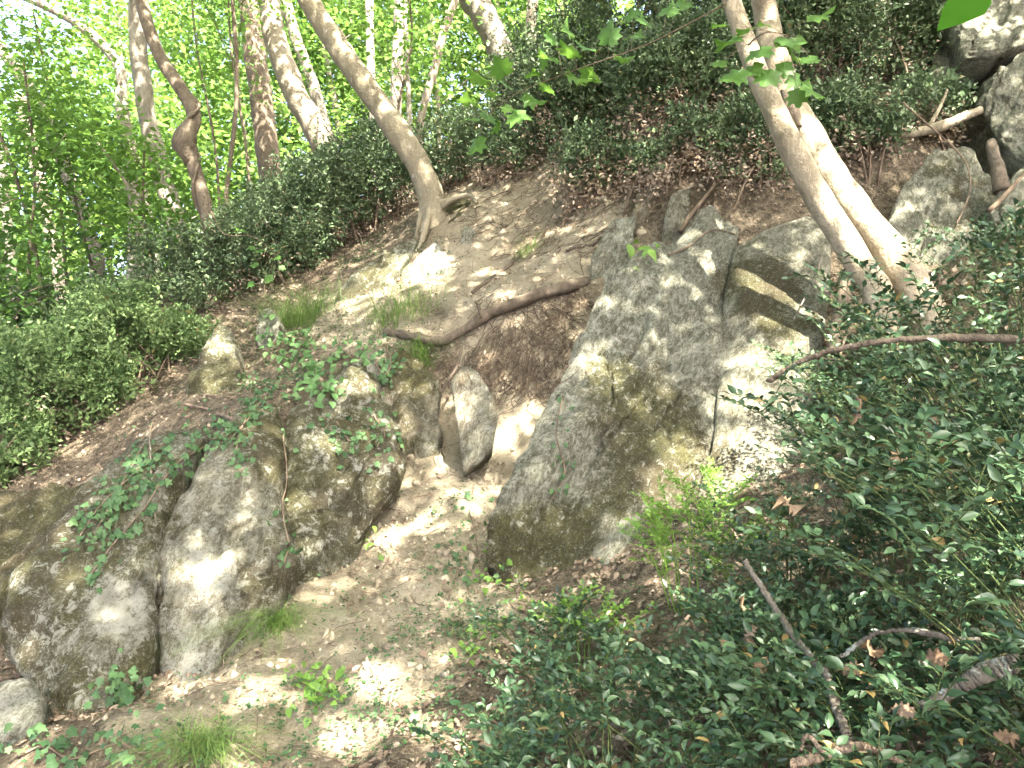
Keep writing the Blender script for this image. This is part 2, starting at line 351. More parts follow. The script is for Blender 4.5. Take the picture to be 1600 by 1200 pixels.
def axis(lo, hi, step, far, neg):
    core = np.arange(lo, hi + step / 2, step); g = [];  v, s = hi, step
    while v < far: s *= 1.22; v += s; g.append(v)
    g2 = []; v, s = lo, step
    while v > neg: s *= 1.22; v -= s; g2.append(v)
    return np.r_[g2[::-1], core, g]
xs = axis(-5.2, 4.8, 0.033, 150, -150); ys = axis(1.6, 9.6, 0.033, 200, -120)
XX, YY = np.meshgrid(xs, ys, indexing='ij'); ZZ = H(XX.ravel(), YY.ravel())
TV = np.column_stack([XX.ravel(), YY.ravel(), ZZ])
nx, ny = len(xs), len(ys); ii = (np.arange(nx - 1)[:, None] * ny + np.arange(ny - 1)[None])
TQ = np.stack([ii, ii + ny, ii + ny + 1, ii + 1], -1).reshape(-1, 4)
# bare, eroded soil where the slope has slipped (a property of the ground itself)
def bareness(P):
    px, py, d = project(P); b = np.zeros(len(P))
    for cx, cy_, rx, ry in ((640, 770, 150, 170), (560, 970, 200, 130), (400, 1090, 240, 110), (760, 690, 120, 110), (800, 300, 170, 110), (820, 560, 130, 110), (560, 500, 110, 50), (700, 900, 120, 120), (900, 370, 110, 80), (740, 420, 110, 60)):
        b = np.maximum(b, np.exp(-(((px - cx) / rx) ** 2 + ((py - cy_) / ry) ** 2)))
    return np.where(P[:, 1] > 1.5, b, 0)
ground = link('ground', make_mesh('ground', TV, [TQ], {'bare': bareness(TV) + 0.12 * fbm(TV * 1.5, 3, 5)}, M['soil']))
tag(ground, kind='structure')

# ------------------------------------------------------------------ rocks
FOL = norm(np.array([0.42, 0.38, 0.82])); FW2 = norm(np.cross(FOL, [0.75, -0.66, 0.0])); FN = np.cross(FOL, FW2)
FR = np.stack([FOL, FW2, FN])            # rows: along the foliation, across
BV, BP, NB = [TV], [TQ.tolist()], len(TV)
def rock(label, loop, tf=0.2, tb=0.4, moss=0.4, lich=0.2, warm=0.0, spots=(), amp=1.0, seed=0, p=4.5, nth=150, nph=84, bulge=.62, group=None, name='rock'):
    global NB
    nth, nph = int(nth * .8), int(nph * .8); a = np.array(loop, float); L = unproj(a[:, 0], a[:, 1], a[:, 2]); Lc = np.vstack([L, L[:1]])
    seg = np.linalg.norm(np.diff(Lc, axis=0), axis=1); s = np.r_[0, np.cumsum(seg)]; t = np.linspace(0, s[-1], nth, endpoint=False)
    B = np.column_stack([np.interp(t, s, Lc[:, k]) for k in range(3)])
    for _ in range(2): B = 0.25 * np.roll(B, 1, 0) + 0.5 * B + 0.25 * np.roll(B, -1, 0)
    size = s[-1] / 3.2
    bpx, bpy, bd = project(B); low = np.clip((bpy - (bpy.min() + bpy.max()) / 2) / max(1, (bpy.max() - bpy.min()) * .35), 0, 1)
    near_g = np.clip(1 - (B[:, 2] - H(B[:, 0], B[:, 1]) - .1) / .3, 0, 1)
    B = B + (low * near_g * min(.30, .35 * size))[:, None] * np.array([0, .25, -1])
    c = B.mean(0); u, sv, vt = np.linalg.svd(B - c); n = vt[2]
    if n @ (CAM - c) < 0: n = -n
    B = c + (B - c) * (1 + .05 * amp * fbm(B * 4.0, 3, seed + 3, .6))[:, None]
    nf = int(nph * .72); sf = np.linspace(.004, .995, nf); rf = 1 - (1 - sf) ** 1.5; zf = (1 - rf ** p) ** (1 / p)
    sb = np.linspace(1, .01, nph - nf); r = np.r_[rf, sb]; off = np.r_[zf * tf * bulge, -tb * (1 - sb ** p) ** (1 / p)]
    V = c + r[:, None, None] * (B - c)[None] + off[:, None, None] * n
    V = V.reshape(-1, 3); th = np.arange(nth); i = np.arange(nph - 1)[:, None] * nth; j = th[None]; k = (j + 1) % nth
    Q = np.stack([i + j, i + j + nth, i + k + nth, i + k], -1).reshape(-1, 4)
    caps = [np.array([th]), np.array([th[::-1] + (nph - 1) * nth])]
    q = (V @ FR.T) * np.array([0.32, 1.0, 1.0]) + seed * 3.7
    out = norm(V - (c - n * tb * 0.3)); out = norm(out + n * 0.6 * np.where(off > 0, 1, -1).repeat(nth)[:, None])
    A = amp * min(size, 1.2)
    rr = np.random.default_rng(seed + 1000); ns = int(8 + 14 * min(size, 1.5)); sd = q[rr.integers(0, len(q), ns)]; qw = q + .07 * np.stack([vnoise(q * 3, seed + 60 + k) for k in range(3)], -1)
    cell = np.argmin(((qw[:, None] - sd[None]) ** 2).sum(-1), axis=1); tl = rr.normal(0, 1, (ns, 3)) * [.5, 1, 1]
    facet = ((q - sd[cell]) * tl[cell]).sum(1) * .05 + rr.normal(0, .011, ns)[cell]
    ridge = np.abs(fbm(q * 3.2, 3, seed + 40)); groove = -np.clip(.12 - ridge, 0, .12) * .5
    lay = q[:, 2] * 6.5 + q[:, 1] * 2 + 0.9 * vnoise(q * 1.5, seed); stp = (lay - np.floor(lay)); stp = np.minimum(stp * 1.12, 1) - 0.5
    disp = A * (0.034 * fbm(q * 1.3, 3, seed) + facet + groove * .6 + 0.016 * stp + 0.015 * fbm(q * 5, 4, seed + 9, .62) + 0.010 * fbm(q * 18, 3, seed + 21, .7))
    V = V + out * disp[:, None]
    px, py, d = project(V)
    mo = np.full(len(V), moss + .02); li = np.full(len(V), lich)
    for kind, sx, sy, sr, sw in spots:
        wgt = sw * np.exp(-((px - sx) ** 2 + (py - sy) ** 2) / (sr * sr))
        if kind == 'm': mo = mo + wgt
        else: li = li + wgt
    me = make_mesh(name, V - c, [Q] + caps, {'q': q, 'moss': mo, 'lich': li, 'warm': np.full(len(V), warm)}, M['rock'])
    o = link(name, me, None, c); tag(o, label, 'rock', group)
    BV.append(V); BP.append((Q + NB).tolist()); NB += len(V)
    return o
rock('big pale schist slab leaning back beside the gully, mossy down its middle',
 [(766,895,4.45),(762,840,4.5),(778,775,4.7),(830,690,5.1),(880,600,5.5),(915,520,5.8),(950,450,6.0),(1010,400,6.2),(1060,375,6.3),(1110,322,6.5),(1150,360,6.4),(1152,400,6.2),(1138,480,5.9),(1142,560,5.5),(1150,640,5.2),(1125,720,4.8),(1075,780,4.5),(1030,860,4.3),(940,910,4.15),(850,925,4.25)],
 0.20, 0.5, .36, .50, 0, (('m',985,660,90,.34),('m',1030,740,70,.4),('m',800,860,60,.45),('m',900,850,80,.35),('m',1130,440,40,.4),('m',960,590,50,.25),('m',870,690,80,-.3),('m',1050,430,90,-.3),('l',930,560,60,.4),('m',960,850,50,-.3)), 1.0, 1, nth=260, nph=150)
rock('stained upright slab joined to the right side of the big pale slab',
 [(1125,560,5.48),(1128,480,5.78),(1145,395,6.08),(1200,360,6.18),(1262,342,6.18),(1298,358,6.08),(1296,450,5.68),(1285,560,5.18),(1268,650,4.78),(1235,740,4.38),(1140,775,4.33),(1060,800,4.33),(1115,680,4.83)],
 0.14, 0.4, .36, .25, .1, (('m',1185,450,60,.4),('m',1230,520,50,.2),('m',1120,700,60,.1)), .28, 2, nth=180, nph=100)
rock('pointed grey slab standing just left of the big slab top',
 [(920,450,6.6),(923,400,6.7),(955,345,6.9),(994,338,6.9),(987,400,6.7),(958,455,6.5)], 0.10, 0.3, .25, .4, 0, (), .8, 3, nth=100, nph=60)
rock('tan grey rock face under the dark undercut bank',
 [(983,365,6.9),(998,300,7.1),(1045,285,7.15),(1042,340,6.95),(1005,390,6.8)], 0.10, 0.3, .22, .15, .5, (), .8, 4, nth=100, nph=60)
rock('wedge of grey rock with a root across it, above the big slab',
 [(1028,380,6.7),(1048,310,6.9),(1085,285,7.05),(1125,300,6.95),(1105,345,6.75),(1055,390,6.6)], 0.10, 0.3, .25, .3, .15, (), .8, 5, nth=100, nph=60)
rock('small upright pale stone standing alone in the gully',
 [(724,718,5.45),(711,655,5.5),(705,600,5.62),(724,574,5.7),(746,580,5.7),(768,622,5.62),(781,655,5.55),(770,698,5.45)], 0.16, 0.22, .15, .45, .3, (('l',735,610,30,.4),), .8, 6, nth=120, nph=70, bulge=.5, p=7)
rock('brown weathered rock at the gully edge below the ivy',
 [(540,650,5.95),(542,580,6.15),(590,552,6.3),(650,558,6.3),(684,600,6.15),(687,660,5.95),(682,705,5.75),(632,742,5.55),(580,725,5.6)], 0.14, 0.4, .42, .5, .5, (('l',580,600,35,.5),('m',640,580,45,.35),('l',570,640,30,.3)), 1, 7, nth=150, nph=84)
rock('broad mossy rock with white flecks right of the lit boulder',
 [(436,810,4.85),(433,720,5.15),(450,650,5.45),(500,605,5.75),(560,575,6.0),(602,640,5.8),(628,700,5.55),(622,755,5.35),(560,815,5.05),(508,880,4.72),(455,925,4.45),(428,890,4.55)], 0.20, 0.5, .60, .75, .1, (('m',520,760,80,.2),('l',480,850,40,.4),('l',480,690,40,.4),('m',590,740,50,.25)), .9, 8, nth=200, nph=116, bulge=1.05, p=2.9)
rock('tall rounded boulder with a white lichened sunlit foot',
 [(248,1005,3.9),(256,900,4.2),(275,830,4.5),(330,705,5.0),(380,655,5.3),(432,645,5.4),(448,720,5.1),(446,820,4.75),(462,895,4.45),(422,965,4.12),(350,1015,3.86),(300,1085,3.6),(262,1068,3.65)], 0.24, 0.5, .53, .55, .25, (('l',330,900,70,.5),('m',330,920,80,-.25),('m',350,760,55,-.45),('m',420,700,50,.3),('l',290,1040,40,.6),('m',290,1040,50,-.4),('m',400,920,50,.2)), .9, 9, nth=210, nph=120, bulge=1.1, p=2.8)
rock('large mossy ivy hung slab at lower left, dark at its foot',
 [(10,1010,3.9),(22,930,4.1),(90,840,4.5),(170,760,4.9),(220,702,5.2),(300,685,5.3),(335,700,5.2),(287,800,4.8),(264,860,4.5),(250,930,4.2),(247,1000,3.95),(192,1075,3.63),(125,1142,3.42),(78,1116,3.48),(48,1062,3.65)], 0.24, 0.5, .58, .7, .1, (('l',190,940,60,.6),('l',70,960,50,.4),('m',100,900,70,.2),('l',150,860,50,.3),('m',190,950,50,-.3)), .9, 10, nth=210, nph=120, bulge=1.1, p=2.8)
rock('shadowed dark mossy rock at the left edge behind the ivy slab',
 [(-90,1080,4.3),(-110,800,5.2),(10,785,5.3),(140,758,5.3),(175,768,5.2),(95,850,4.75),(32,930,4.4),(16,1010,4.2),(0,1080,4.05)], 0.15, 0.4, .75, .1, .1, (), 1, 11, nth=150, nph=84)
rock('low grey boulder in the bottom left corner',
 [(-70,1190,3.15),(-70,1095,3.5),(10,1070,3.6),(58,1062,3.6),(84,1100,3.48),(72,1140,3.36),(10,1182,3.15)], 0.18, 0.3, .3, .5, 0, (('l',20,1085,40,.5),), .9, 12, nth=120, nph=70)
rock('sunlit mossy knob on the ledge at the shrub edge',
 [(282,640,6.2),(300,590,6.6),(345,518,6.9),(366,528,6.9),(378,590,6.6),(384,655,6.0),(330,662,5.9),(300,655,6.0)], 0.16, 0.3, .55, .4, 0, (('l',345,540,25,.7),('m',330,600,40,.3)), 1, 13, nth=120, nph=70)
rock('little pale stone peeping out beside the round grass tuft',
 [(402,525,7.25),(406,490,7.5),(425,480,7.5),(442,505,7.3),(428,545,7.05)], 0.10, 0.25, .4, .4, 0, (), .9, 14, nth=90, nph=50)
rock('long low mossy rock rib lit by the sun on the upper slope',
 [(500,490,7.3),(530,450,7.7),(600,400,8.0),(652,382,8.2),(645,402,8.0),(603,455,7.55),(560,478,7.35)], 0.15, 0.3, .42, .6, 0, (('m',590,412,35,.4),('l',615,425,30,.5),('m',545,470,30,.25)), 1, 15, nth=120, nph=70)
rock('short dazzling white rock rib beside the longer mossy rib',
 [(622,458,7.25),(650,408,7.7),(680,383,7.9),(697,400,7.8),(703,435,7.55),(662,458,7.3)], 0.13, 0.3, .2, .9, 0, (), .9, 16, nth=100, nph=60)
rock('moss covered rock gripped by the roots of the leaning tree',
 [(650,395,8.2),(670,345,8.5),(720,308,8.7),(744,312,8.6),(722,348,8.3),(690,375,8.1)], 0.13, 0.3, .85, .2, 0, (), .8, 17, nth=100, nph=60)
rock('small grey stone set in the bare upper bank',
 [(718,380,7.9),(728,353,8.05),(744,362,8.0),(740,384,7.8)], 0.08, 0.2, .2, .5, 0, (), .7, 18, nth=80, nph=44)
rock('flat grey rock patch exposed in the bank under the upper shrub',
 [(868,325,8.1),(888,270,8.4),(935,258,8.45),(948,310,8.05),(920,350,7.8),(885,350,7.85)], 0.10, 0.3, .25, .35, .3, (), .8, 19, nth=100, nph=60)
rock('grey green slab behind the foot of the twin trunks',
 [(1380,450,5.75),(1386,345,6.2),(1420,290,6.45),(1450,248,6.6),(1520,243,6.6),(1562,300,6.3),(1560,400,5.8),(1500,520,5.2),(1440,510,5.3)], 0.14, 0.5, .34, .35, 0, (('m',1500,300,60,.2),), 1, 20, nth=160, nph=90)
rock('shaded slab cut by the right edge behind the broom',
 [(1540,330,5.9),(1612,240,6.3),(1710,300,6),(1690,470,5.3),(1580,505,5.2)], 0.14, 0.4, .4, .25, 0, (), 1, 21, nth=120, nph=70)
rock('large pale boulder in the top right corner',
 [(1496,105,7.4),(1472,40,7.8),(1500,-20,8.1),(1600,-70,8.2),(1730,-20,8),(1710,105,7.3),(1600,85,7.25),(1545,100,7.25)], 0.28, 0.5, .3, .4, 0, (), 1.1, 22, nth=150, nph=84)
rock('rounded grey boulder below the top right corner boulder',
 [(1523,175,7.0),(1540,125,7.2),(1600,78,7.3),(1710,100,7.2),(1730,240,6.55),(1600,270,6.45),(1558,230,6.65)], 0.24, 0.5, .38, .3, 0, (), 1, 23, nth=140, nph=80)
rock('small dark stone wedged left of the corner boulders',
 [(1448,135,7.6),(1460,85,7.9),(1490,72,7.9),(1503,115,7.6),(1486,150,7.35)], 0.12, 0.3, .35, .25, 0, (), .9, 24, nth=90, nph=50)
rock('fist sized pale stone lying on the leaf litter',
 [(488,1150,3.28),(490,1130,3.36),(510,1124,3.4),(522,1134,3.36),(518,1152,3.26)], 0.035, 0.05, .1, .9, 0, (), .8, 25, nth=60, nph=36)
BVH = BVHTree.FromPolygons(np.concatenate(BV).tolist(), [q for b in BP for q in b])
def hit(px, py):
    dv = norm(FW + (px - 800) / F_PX * RT + (600 - py) / F_PX * UP)
    loc, nr, idx, dist = BVH.ray_cast(Vector(CAM), Vector(dv), 200.0)
    if loc is None: return None
    nr = np.array(nr); loc = np.array(loc)
    if nr @ dv > 0: nr = -nr
    return loc, nr
def drop(x, y, z0=30):
    loc, nr, i, d = BVH.ray_cast(Vector((x, y, z0)), Vector((0, 0, -1)), 100.0)
    return np.array(loc), (np.array(nr) if nr[2] > 0 else -np.array(nr))

# ------------------------------------------------------------------ sun gaps in the canopy: where the photograph's ground, rock and trunks are lit
GAPS = []
for px, py, r in ((930,568,.12),(965,600,.08),(1000,640,.05),(1090,742,.28),(1200,690,.28),(1190,610,.24),(1150,720,.2),(1215,540,.10),(1050,710,.08),(1160,560,.07),(1100,700,.06),
   (335,890,.045),(365,870,.03),(300,915,.02),(290,1050,.03),(400,1085,.10),(620,835,.13),(660,815,.09),(580,1060,.11),(745,770,.09),(780,690,.09),
   (660,425,.24),(600,440,.24),(550,470,.18),(630,415,.2),(690,400,.12),(345,540,.14),(340,600,.12),(570,590,.08),(738,595,.02),(1270,860,.08),(1110,350,.08),(545,600,.08),
   (1545,40,.12),(1590,40,.10),(540,1150,.12),(700,1150,.08),(820,650,.07),(720,640,.05),(800,470,.06),(1400,1000,.04),(640,1130,.06),(500,690,.06),(860,300,.07),(740,470,.07)):
    h = hit(px, py)
    if h: GAPS.append((h[0], r))
for px, py, d, r in ((490,195,12,.16),(505,225,12,.14),(262,325,11,.10),(470,165,12,.12),(198,250,13,.08),(120,300,12,.06),(690,60,13,.08),(1295,275,5.2,.12),(1330,325,5.1,.12),(1370,380,5.0,.09),(1280,330,5.0,.08),(1258,220,5.3,.07),(1325,400,4.95,.06),(1365,1020,1.7,.05),(1480,940,1.9,.05),(1190,190,5.4,.06),(1350,1040,1.7,.04),(1480,1000,1.6,.04)):
    GAPS.append((unproj(px, py, d), r))
GA = np.array([g[0] for g in GAPS]); GR = np.array([g[1] for g in GAPS])
def sun_gap(P, extra=0.085):
    """True where a canopy leaf at P would close one of the sunlit gaps"""
    P = np.asarray(P); bad = np.zeros(len(P), bool)
    for g, r in zip(GA, GR):
        v = P - g; t = v @ SUN; dist = np.linalg.norm(v - t[:, None] * SUN, axis=1)
        bad |= (dist < r + extra * (0.6 + 0.6 * vnoise(P * 3.0, 77))) & (t > 0.5)
    return bad

# ------------------------------------------------------------------ trees
LEAF_D = T_diamond(0.32)
def trunk_part(root, org, pts, r0, r1, mat, n=46, sides=18, bump=.10, seed=0, flare=0.6, name='trunk'):
    p = smooth_path(pts, n); t = np.linspace(0, 1, n); rad = r0 + (r1 - r0) * t
    rad = rad * (1 + flare * np.exp(-t * 22))
    V, q = tube_arrays(p, rad, sides, bump, 5.0, seed); g = Geo(); g.add(V, q); return g.build(name, mat, root, org)
def sprays(C, per, rad, flat, size, g, tilt=0.4, gaps=False, rng=RNG, tpl=None):
    """flattened sprays of leaves round the centres C"""
    n = len(C) * per; c = np.repeat(C, per, 0); sn = norm(np.column_stack([rng.normal(0, tilt, len(C)), rng.normal(0, tilt, len(C)) - tilt * .35, np.ones(len(C))])); sN = np.repeat(sn, per, 0)
    off = rng.normal(0, 1, (n, 3)) * rad; off = off - sN * (off * sN).sum(1)[:, None] + sN * rng.normal(0, flat, (n, 1)); P = c + off
    tone = np.repeat(rng.random(len(C)), per) * .6 + rng.random(n) * .4
    if gaps:
        k = ~sun_gap(P); P, sN, off, tone = P[k], sN[k], off[k], tone[k]
    n = len(P); D = norm(off / rad + rdir(n, -.6, .1, rng)); N = norm(sN + rng.normal(0, .3, (n, 3)))
    add_leaves(g, tpl or LEAF_D, P, D, N, size * rng.uniform(.6, 1.3, n), tone)
CANOPY = []     # (root, org, top point) of the trees whose crowns close overhead
def fork(root, org, start, targets, r, mat, seed=0):
    for k, tg in enumerate(targets):
        g = Geo(); mid = (start + tg) / 2 + np.array([0, 0, .35]) + RNG.normal(0, .15, 3)
        add_tube(g, [start, mid, tg], r, r * .25, 14, 8, .06, 5, seed + k); g.build('limb', mat, root, org)
def tree(label, pts, r0, r1, mat, seed=0, group=None, extend=None, canopy=True, flare=.6, name='tree', bump=.10, pixel=True, root_to_ground=True):
    P = P3(pts) if pixel else np.array(pts, float)
    if root_to_ground:
        b = P[0].copy(); hz = H(b[0], b[1])[0] - 0.12
        if hz < b[2] - .02: P = np.vstack([[b[0] + (b[0] - P[1][0]) * .1, b[1], hz], P])
    if extend is not None: P = np.vstack([P, np.array(extend, float)])
    org = P[0]; root = thing(name, org, label, 'tree', group)
    trunk_part(root, org, P, r0, r1, mat, seed=seed, flare=flare, bump=bump, n=24 + 12 * len(P))
    if canopy: CANOPY.append((root, org, P[-1], mat, r1))
    return root, org, P
G1 = 'trees of the wooded slope behind the shrubs'
t1, o1, p1 = tree('smooth grey tree leaning left from the mossy rock on the crest', [(676,330,8.5),(668,290,8.5),(640,235,8.5),(600,175,8.55),(560,118,8.6),(520,60,8.7),(482,0,8.8),(465,-60,8.9)], .145, .12, M['bark_tree1'], 1, extend=[(-4.2,8.6,8.4)])
g = Geo()
for pts in ([(672,318,8.45),(668,345,8.3),(658,380,8.1),(645,400,8.0)], [(682,318,8.45),(700,316,8.4),(728,305,8.4),(742,316,8.3)], [(664,318,8.5),(655,350,8.4),(650,372,8.35)]):
    add_tube(g, P3(pts), .05, .015, 14, 9, .12, 8, 3)
g.build('surface_root', M['bark_tree1'], t1, o1)
# twin trunks: two stems of one leaning tree
t2, o2, p2 = tree('twin stemmed tan tree leaning left across the slabs, sunlit trunks', [(1455,505,4.95),(1430,460,5.0),(1388,394,5.08),(1334,326,5.18),(1303,281,5.25),(1244,185,5.4),(1222,130,5.5),(1203,60,5.6),(1190,-10,5.7)], .130, .080, M['bark_tan'], 2, flare=.05, extend=[(1.2,5.2,6.2),(.6,4.6,8.6)])
g = Geo(); b2 = P3([(1385,500,4.9)])[0]; b2[2] = H(b2[0], b2[1])[0] - .15
g = Geo(); q = smooth_path(np.vstack([[b2], P3([(1372,465,4.95),(1352,430,4.98),(1314,365,5.02),(1262,281,5.08),(1218,190,5.15),(1192,135,5.2),(1174,90,5.25),(1152,30,5.32),(1136,-20,5.38)])]), 40)
V, ql = tube_arrays(q, np.linspace(.105, .060, 40), 16, .08, 6, 8); g.add(V, ql)
g.build('second_trunk', M['bark_tan'], t2, o2)
g = Geo(); add_tube(g, P3([(1238,200,5.3),(1237,175,5.3),(1232,152,5.33),(1228,140,5.35)]), .06, .04, 12, 12, .25, 12, 4); g.build('broken_stub', M['bark_brown'], t2, o2)
tree('straight pale trunk between the gnarled tree and the left edge trees', [(282,385,11),(270,330,11),(246,250,11),(228,170,11),(217,90,11),(214,0,11),(213,-60,11)], .14, .11, M['bark_grey'], 3, G1, [(-5.6,10.8,9)])
t4, o4, p4 = tree('gnarled brown tree with a knotted swelling and a twining vine', [(332,480,9.0),(328,420,9.0),(326,350,9.0),(312,290,9.0),(298,245,9.0),(291,222,9.0),(303,190,9.05),(296,160,9.1),(270,120,9.15),(248,85,9.2),(228,30,9.3),(212,-30,9.4)], .080, .072, M['bark_brown'], 4, G1, [(-5.0,9.2,8)])
g = Geo(); c4 = P3([(296,225,8.97)])[0]; V, ql = tube_arrays(smooth_path(P3([(300,255,9.0),(292,235,8.98),(288,222,8.98),(294,205,9.0),(302,190,9.03)]), 14), .078 + .055 * np.sin(np.linspace(0, np.pi, 14)), 14, .22, 9, 6); g.add(V, ql); g.build('knot', M['bark_brown'], t4, o4)
tv = np.linspace(0, 1, 60); base = smooth_path(p4[2:10], 60); vine = base + np.column_stack([np.cos(tv * 15), np.sin(tv * 15), np.zeros(60)]) * .098
g = Geo(); V, ql = tube_arrays(vine, .022, 6, .1, 8, 3); g.add(V, ql); g.build('vine', M['bark_brown'], t4, o4)
tree('stout pale trunk bright with sun behind the crest shrub', [(525,300,12),(512,245,12),(490,195,12),(462,150,12),(440,95,12),(425,40,12.1),(412,-20,12.2)], .20, .17, M['bark_pale'], 5, G1, [(-4.9,12,9)])
tree('mottled trunk forking into a long left leaning bough', [(212,330,13),(205,290,13),(196,220,13),(190,160,13),(188,110,13),(160,70,13),(110,30,13),(50,0,13),(-10,-20,13)], .13, .06, M['bark_grey'], 6, G1, canopy=False)
tree('slanting trunk nearest the left edge of the wood', [(150,400,12),(134,350,12),(108,280,12),(84,215,12),(52,150,12),(20,100,12),(-20,50,12)], .11, .09, M['bark_grey'], 7, G1, canopy=False)
tree('dark trunk standing behind the sunlit stout trunk', [(428,300,14),(420,250,14),(412,190,14),(405,130,14),(395,60,14),(385,-20,14)], .22, .18, M['bark_brown'], 8, G1, canopy=False)
tree('thick leaning trunk at the top beyond the crest shrubs', [(800,150,11),(790,105,11),(772,55,11),(750,15,11),(728,-30,11)], .20, .17, M['bark_grey'], 9, G1, [(-1.2,10.4,9)])
tree('slim pale trunk leaning right at the top of the wood', [(655,215,13),(662,165,13),(678,110,13),(692,55,13),(712,0,13),(722,-30,13)], .075, .06, M['bark_pale'], 10, G1, canopy=False)
tree('slim upright grey trunk just left of the right leaning one', [(612,230,14),(617,180,14),(621,100,14),(624,30,14),(626,-30,14)], .12, .10, M['bark_grey'], 11, G1, canopy=False)
tree('pole thin trunk close against the slim upright grey one', [(641,220,13),(639,160,13),(635,80,13),(632,-30,13)], .05, .04, M['bark_grey'], 12, G1, canopy=False)
tree('slim grey trunk seen above the leaning tree', [(585,200,15),(580,130,15),(578,60,15),(577,-30,15)], .09, .08, M['bark_grey'], 13, G1, canopy=False)
tree('slender trunk half hidden behind the sunlit stout trunk', [(530,260,13.5),(508,200,13.5),(488,130,13.5),(462,60,13.5),(440,-20,13.5)], .12, .10, M['bark_grey'], 14, G1, canopy=False)
tree('thin dark sapling stem right of the gnarled tree', [(352,330,10.5),(360,250,10.5),(368,180,10.5),(370,110,10.5),(366,40,10.5),(360,-30,10.5)], .035, .025, M['bark_brown'], 15, G1, canopy=False)
tree('faint pale trunk low at the left edge', [(20,440,15),(12,360,15),(5,280,15),(-5,190,15)], .10, .08, M['bark_grey'], 16, G1, canopy=False)
tree('pale trunk behind the slanting left trunk', [(95,440,15),(80,370,15),(66,300,15),(50,230,15),(30,150,15)], .12, .10, M['bark_pale'], 17, G1, canopy=False)
tree('thin dark leaning stem at far left', [(65,450,10),(50,370,10),(35,310,10),(12,240,10),(-10,190,10)], .03, .022, M['bark_brown'], 18, G1, canopy=False)
tree('pale forked trunk at the top between the thick leaning trunk and the shrub', [(835,80,13),(830,40,13),(832,0,13),(836,-40,13)], .10, .09, M['bark_pale'], 19, G1, canopy=False)
# trees that stand beside and behind the viewpoint and close the canopy over it
for lb, bx, by, tp, s in (('tall grey tree downhill beside the viewpoint, outside the left of the picture', -6.0, .5, (-5.0, .4, 8.5), 31), ('tall grey tree uphill beside the viewpoint, outside the right of the picture', 6.0, -.5, (5.2, -1.0, 9.0), 32), ('tall grey tree standing behind the viewpoint, outside the picture', -1.0, -6.0, (-.6, -5.0, 8.4), 33)):
    z = H(bx, by)[0] - .1; tree(lb, [(bx, by, z), (bx * .98, by, z + 2.5), (bx * .95, by * .9, z + 5), tp], .2, .12, M['bark_grey'], s, 'tall trees round the viewpoint', pixel=False, root_to_ground=False)
# crowns overhead
NSP = 9400
C = np.column_stack([RNG.uniform(-11, 10.5, NSP), RNG.uniform(-9.5, 12.5, NSP), RNG.uniform(8.0, 12.0, NSP)])
C = C[(C[:, 2] - 1.6) > .60 * C[:, 1]]; C = C[(C[:, 1] < 7.2) | (RNG.random(len(C)) < .5)]
tops = np.array([c[2] for c in CANOPY]); own = np.argmin(np.linalg.norm((C[:, None] - tops[None]) * [1, 1, .6], axis=2), axis=1)
for k, (root, org, top, mat, r1) in enumerate(CANOPY):
    mine = C[own == k]
    if len(mine) == 0: continue
    g = Geo(); sprays(mine, 20, .36, .10, .155, g, .4, gaps=True); g.build('crown', M['canopy'], root, org, smooth=False)
    far = mine[RNG.permutation(len(mine))[:7]]; fork(root, org, np.array(top), far, r1 * .35, mat, k * 10)

# far wood: single trees with trunks and leafy layers
ORD = ['first', 'second', 'third', 'fourth', 'fifth', 'sixth', 'seventh', 'eighth', 'ninth', 'tenth', 'eleventh', 'twelfth', 'thirteenth', 'fourteenth', 'fifteenth', 'sixteenth', 'seventeenth', 'eighteenth', 'nineteenth', 'twentieth', 'twenty first', 'twenty second', 'twenty third', 'twenty fourth', 'twenty fifth', 'twenty sixth', 'twenty seventh', 'twenty eighth']
def leafy(label, x, y, h, rad, nsp, r0, low, mat, leaf, size=.085, group=None, lean=(0, 0), name='tree', cat='tree', seed=0, per=30, spread=.42, tilt=.75):
    rg = np.random.default_rng(900 + seed); z = H(x, y)[0] - .08; org = np.array([x, y, z])
    root = thing(name, org, label, cat, group)
    pts = [org, org + [lean[0] * .3 + rg.normal(0, .08), lean[1] * .3, h * .3], org + [lean[0] * .65 + rg.normal(0, .12), lean[1] * .6, h * .62], org + [lean[0], lean[1], h]]
    tk = trunk_part(root, org, pts, r0, r0 * .45, mat, n=24, sides=10, seed=seed, flare=.4)
    hh = low + (h * 1.05 - low) * rg.random(nsp) ** .9; a = rg.uniform(0, 2 * np.pi, nsp); rr = rad * np.sqrt(rg.random(nsp)) * (1.05 - .5 * (hh / h) ** 2)
    c = np.column_stack([x + lean[0] * hh / h + rr * np.cos(a), y + lean[1] * hh / h + rr * np.sin(a), z + hh])
    g = Geo(); sprays(c, per, spread, .10, size, g, tilt, rng=rg); g.build('crown', leaf, root, org, smooth=False)
    for q in range(6):
        t = c[rg.integers(0, nsp)]; f = np.clip((t[2] - z) / h - .12, .08, .9); s = smooth_path(pts, 40)[int(f * 39)]
        gb = Geo(); add_tube(gb, [s, (s + t) / 2 + [0, 0, .1], t], r0 * .25, .006, 9, 5, .05, 6, q); gb.build('limb', mat, tk, org)
    return root
spots = []
rg = np.random.default_rng(41)
for k, (px, d) in enumerate(((-60,24),(40,28),(130,22),(190,27),(255,20.5),(300,25),(345,30),(395,21),(455,24),(500,30),(545,20.5),(600,25),(640,32),(690,20),(735,26),(775,21),(835,29),(880,20),(940,24),(-160,26),(60,34),(220,36),(420,37),(580,40))):
    spots.append((px, d))
spots.sort()
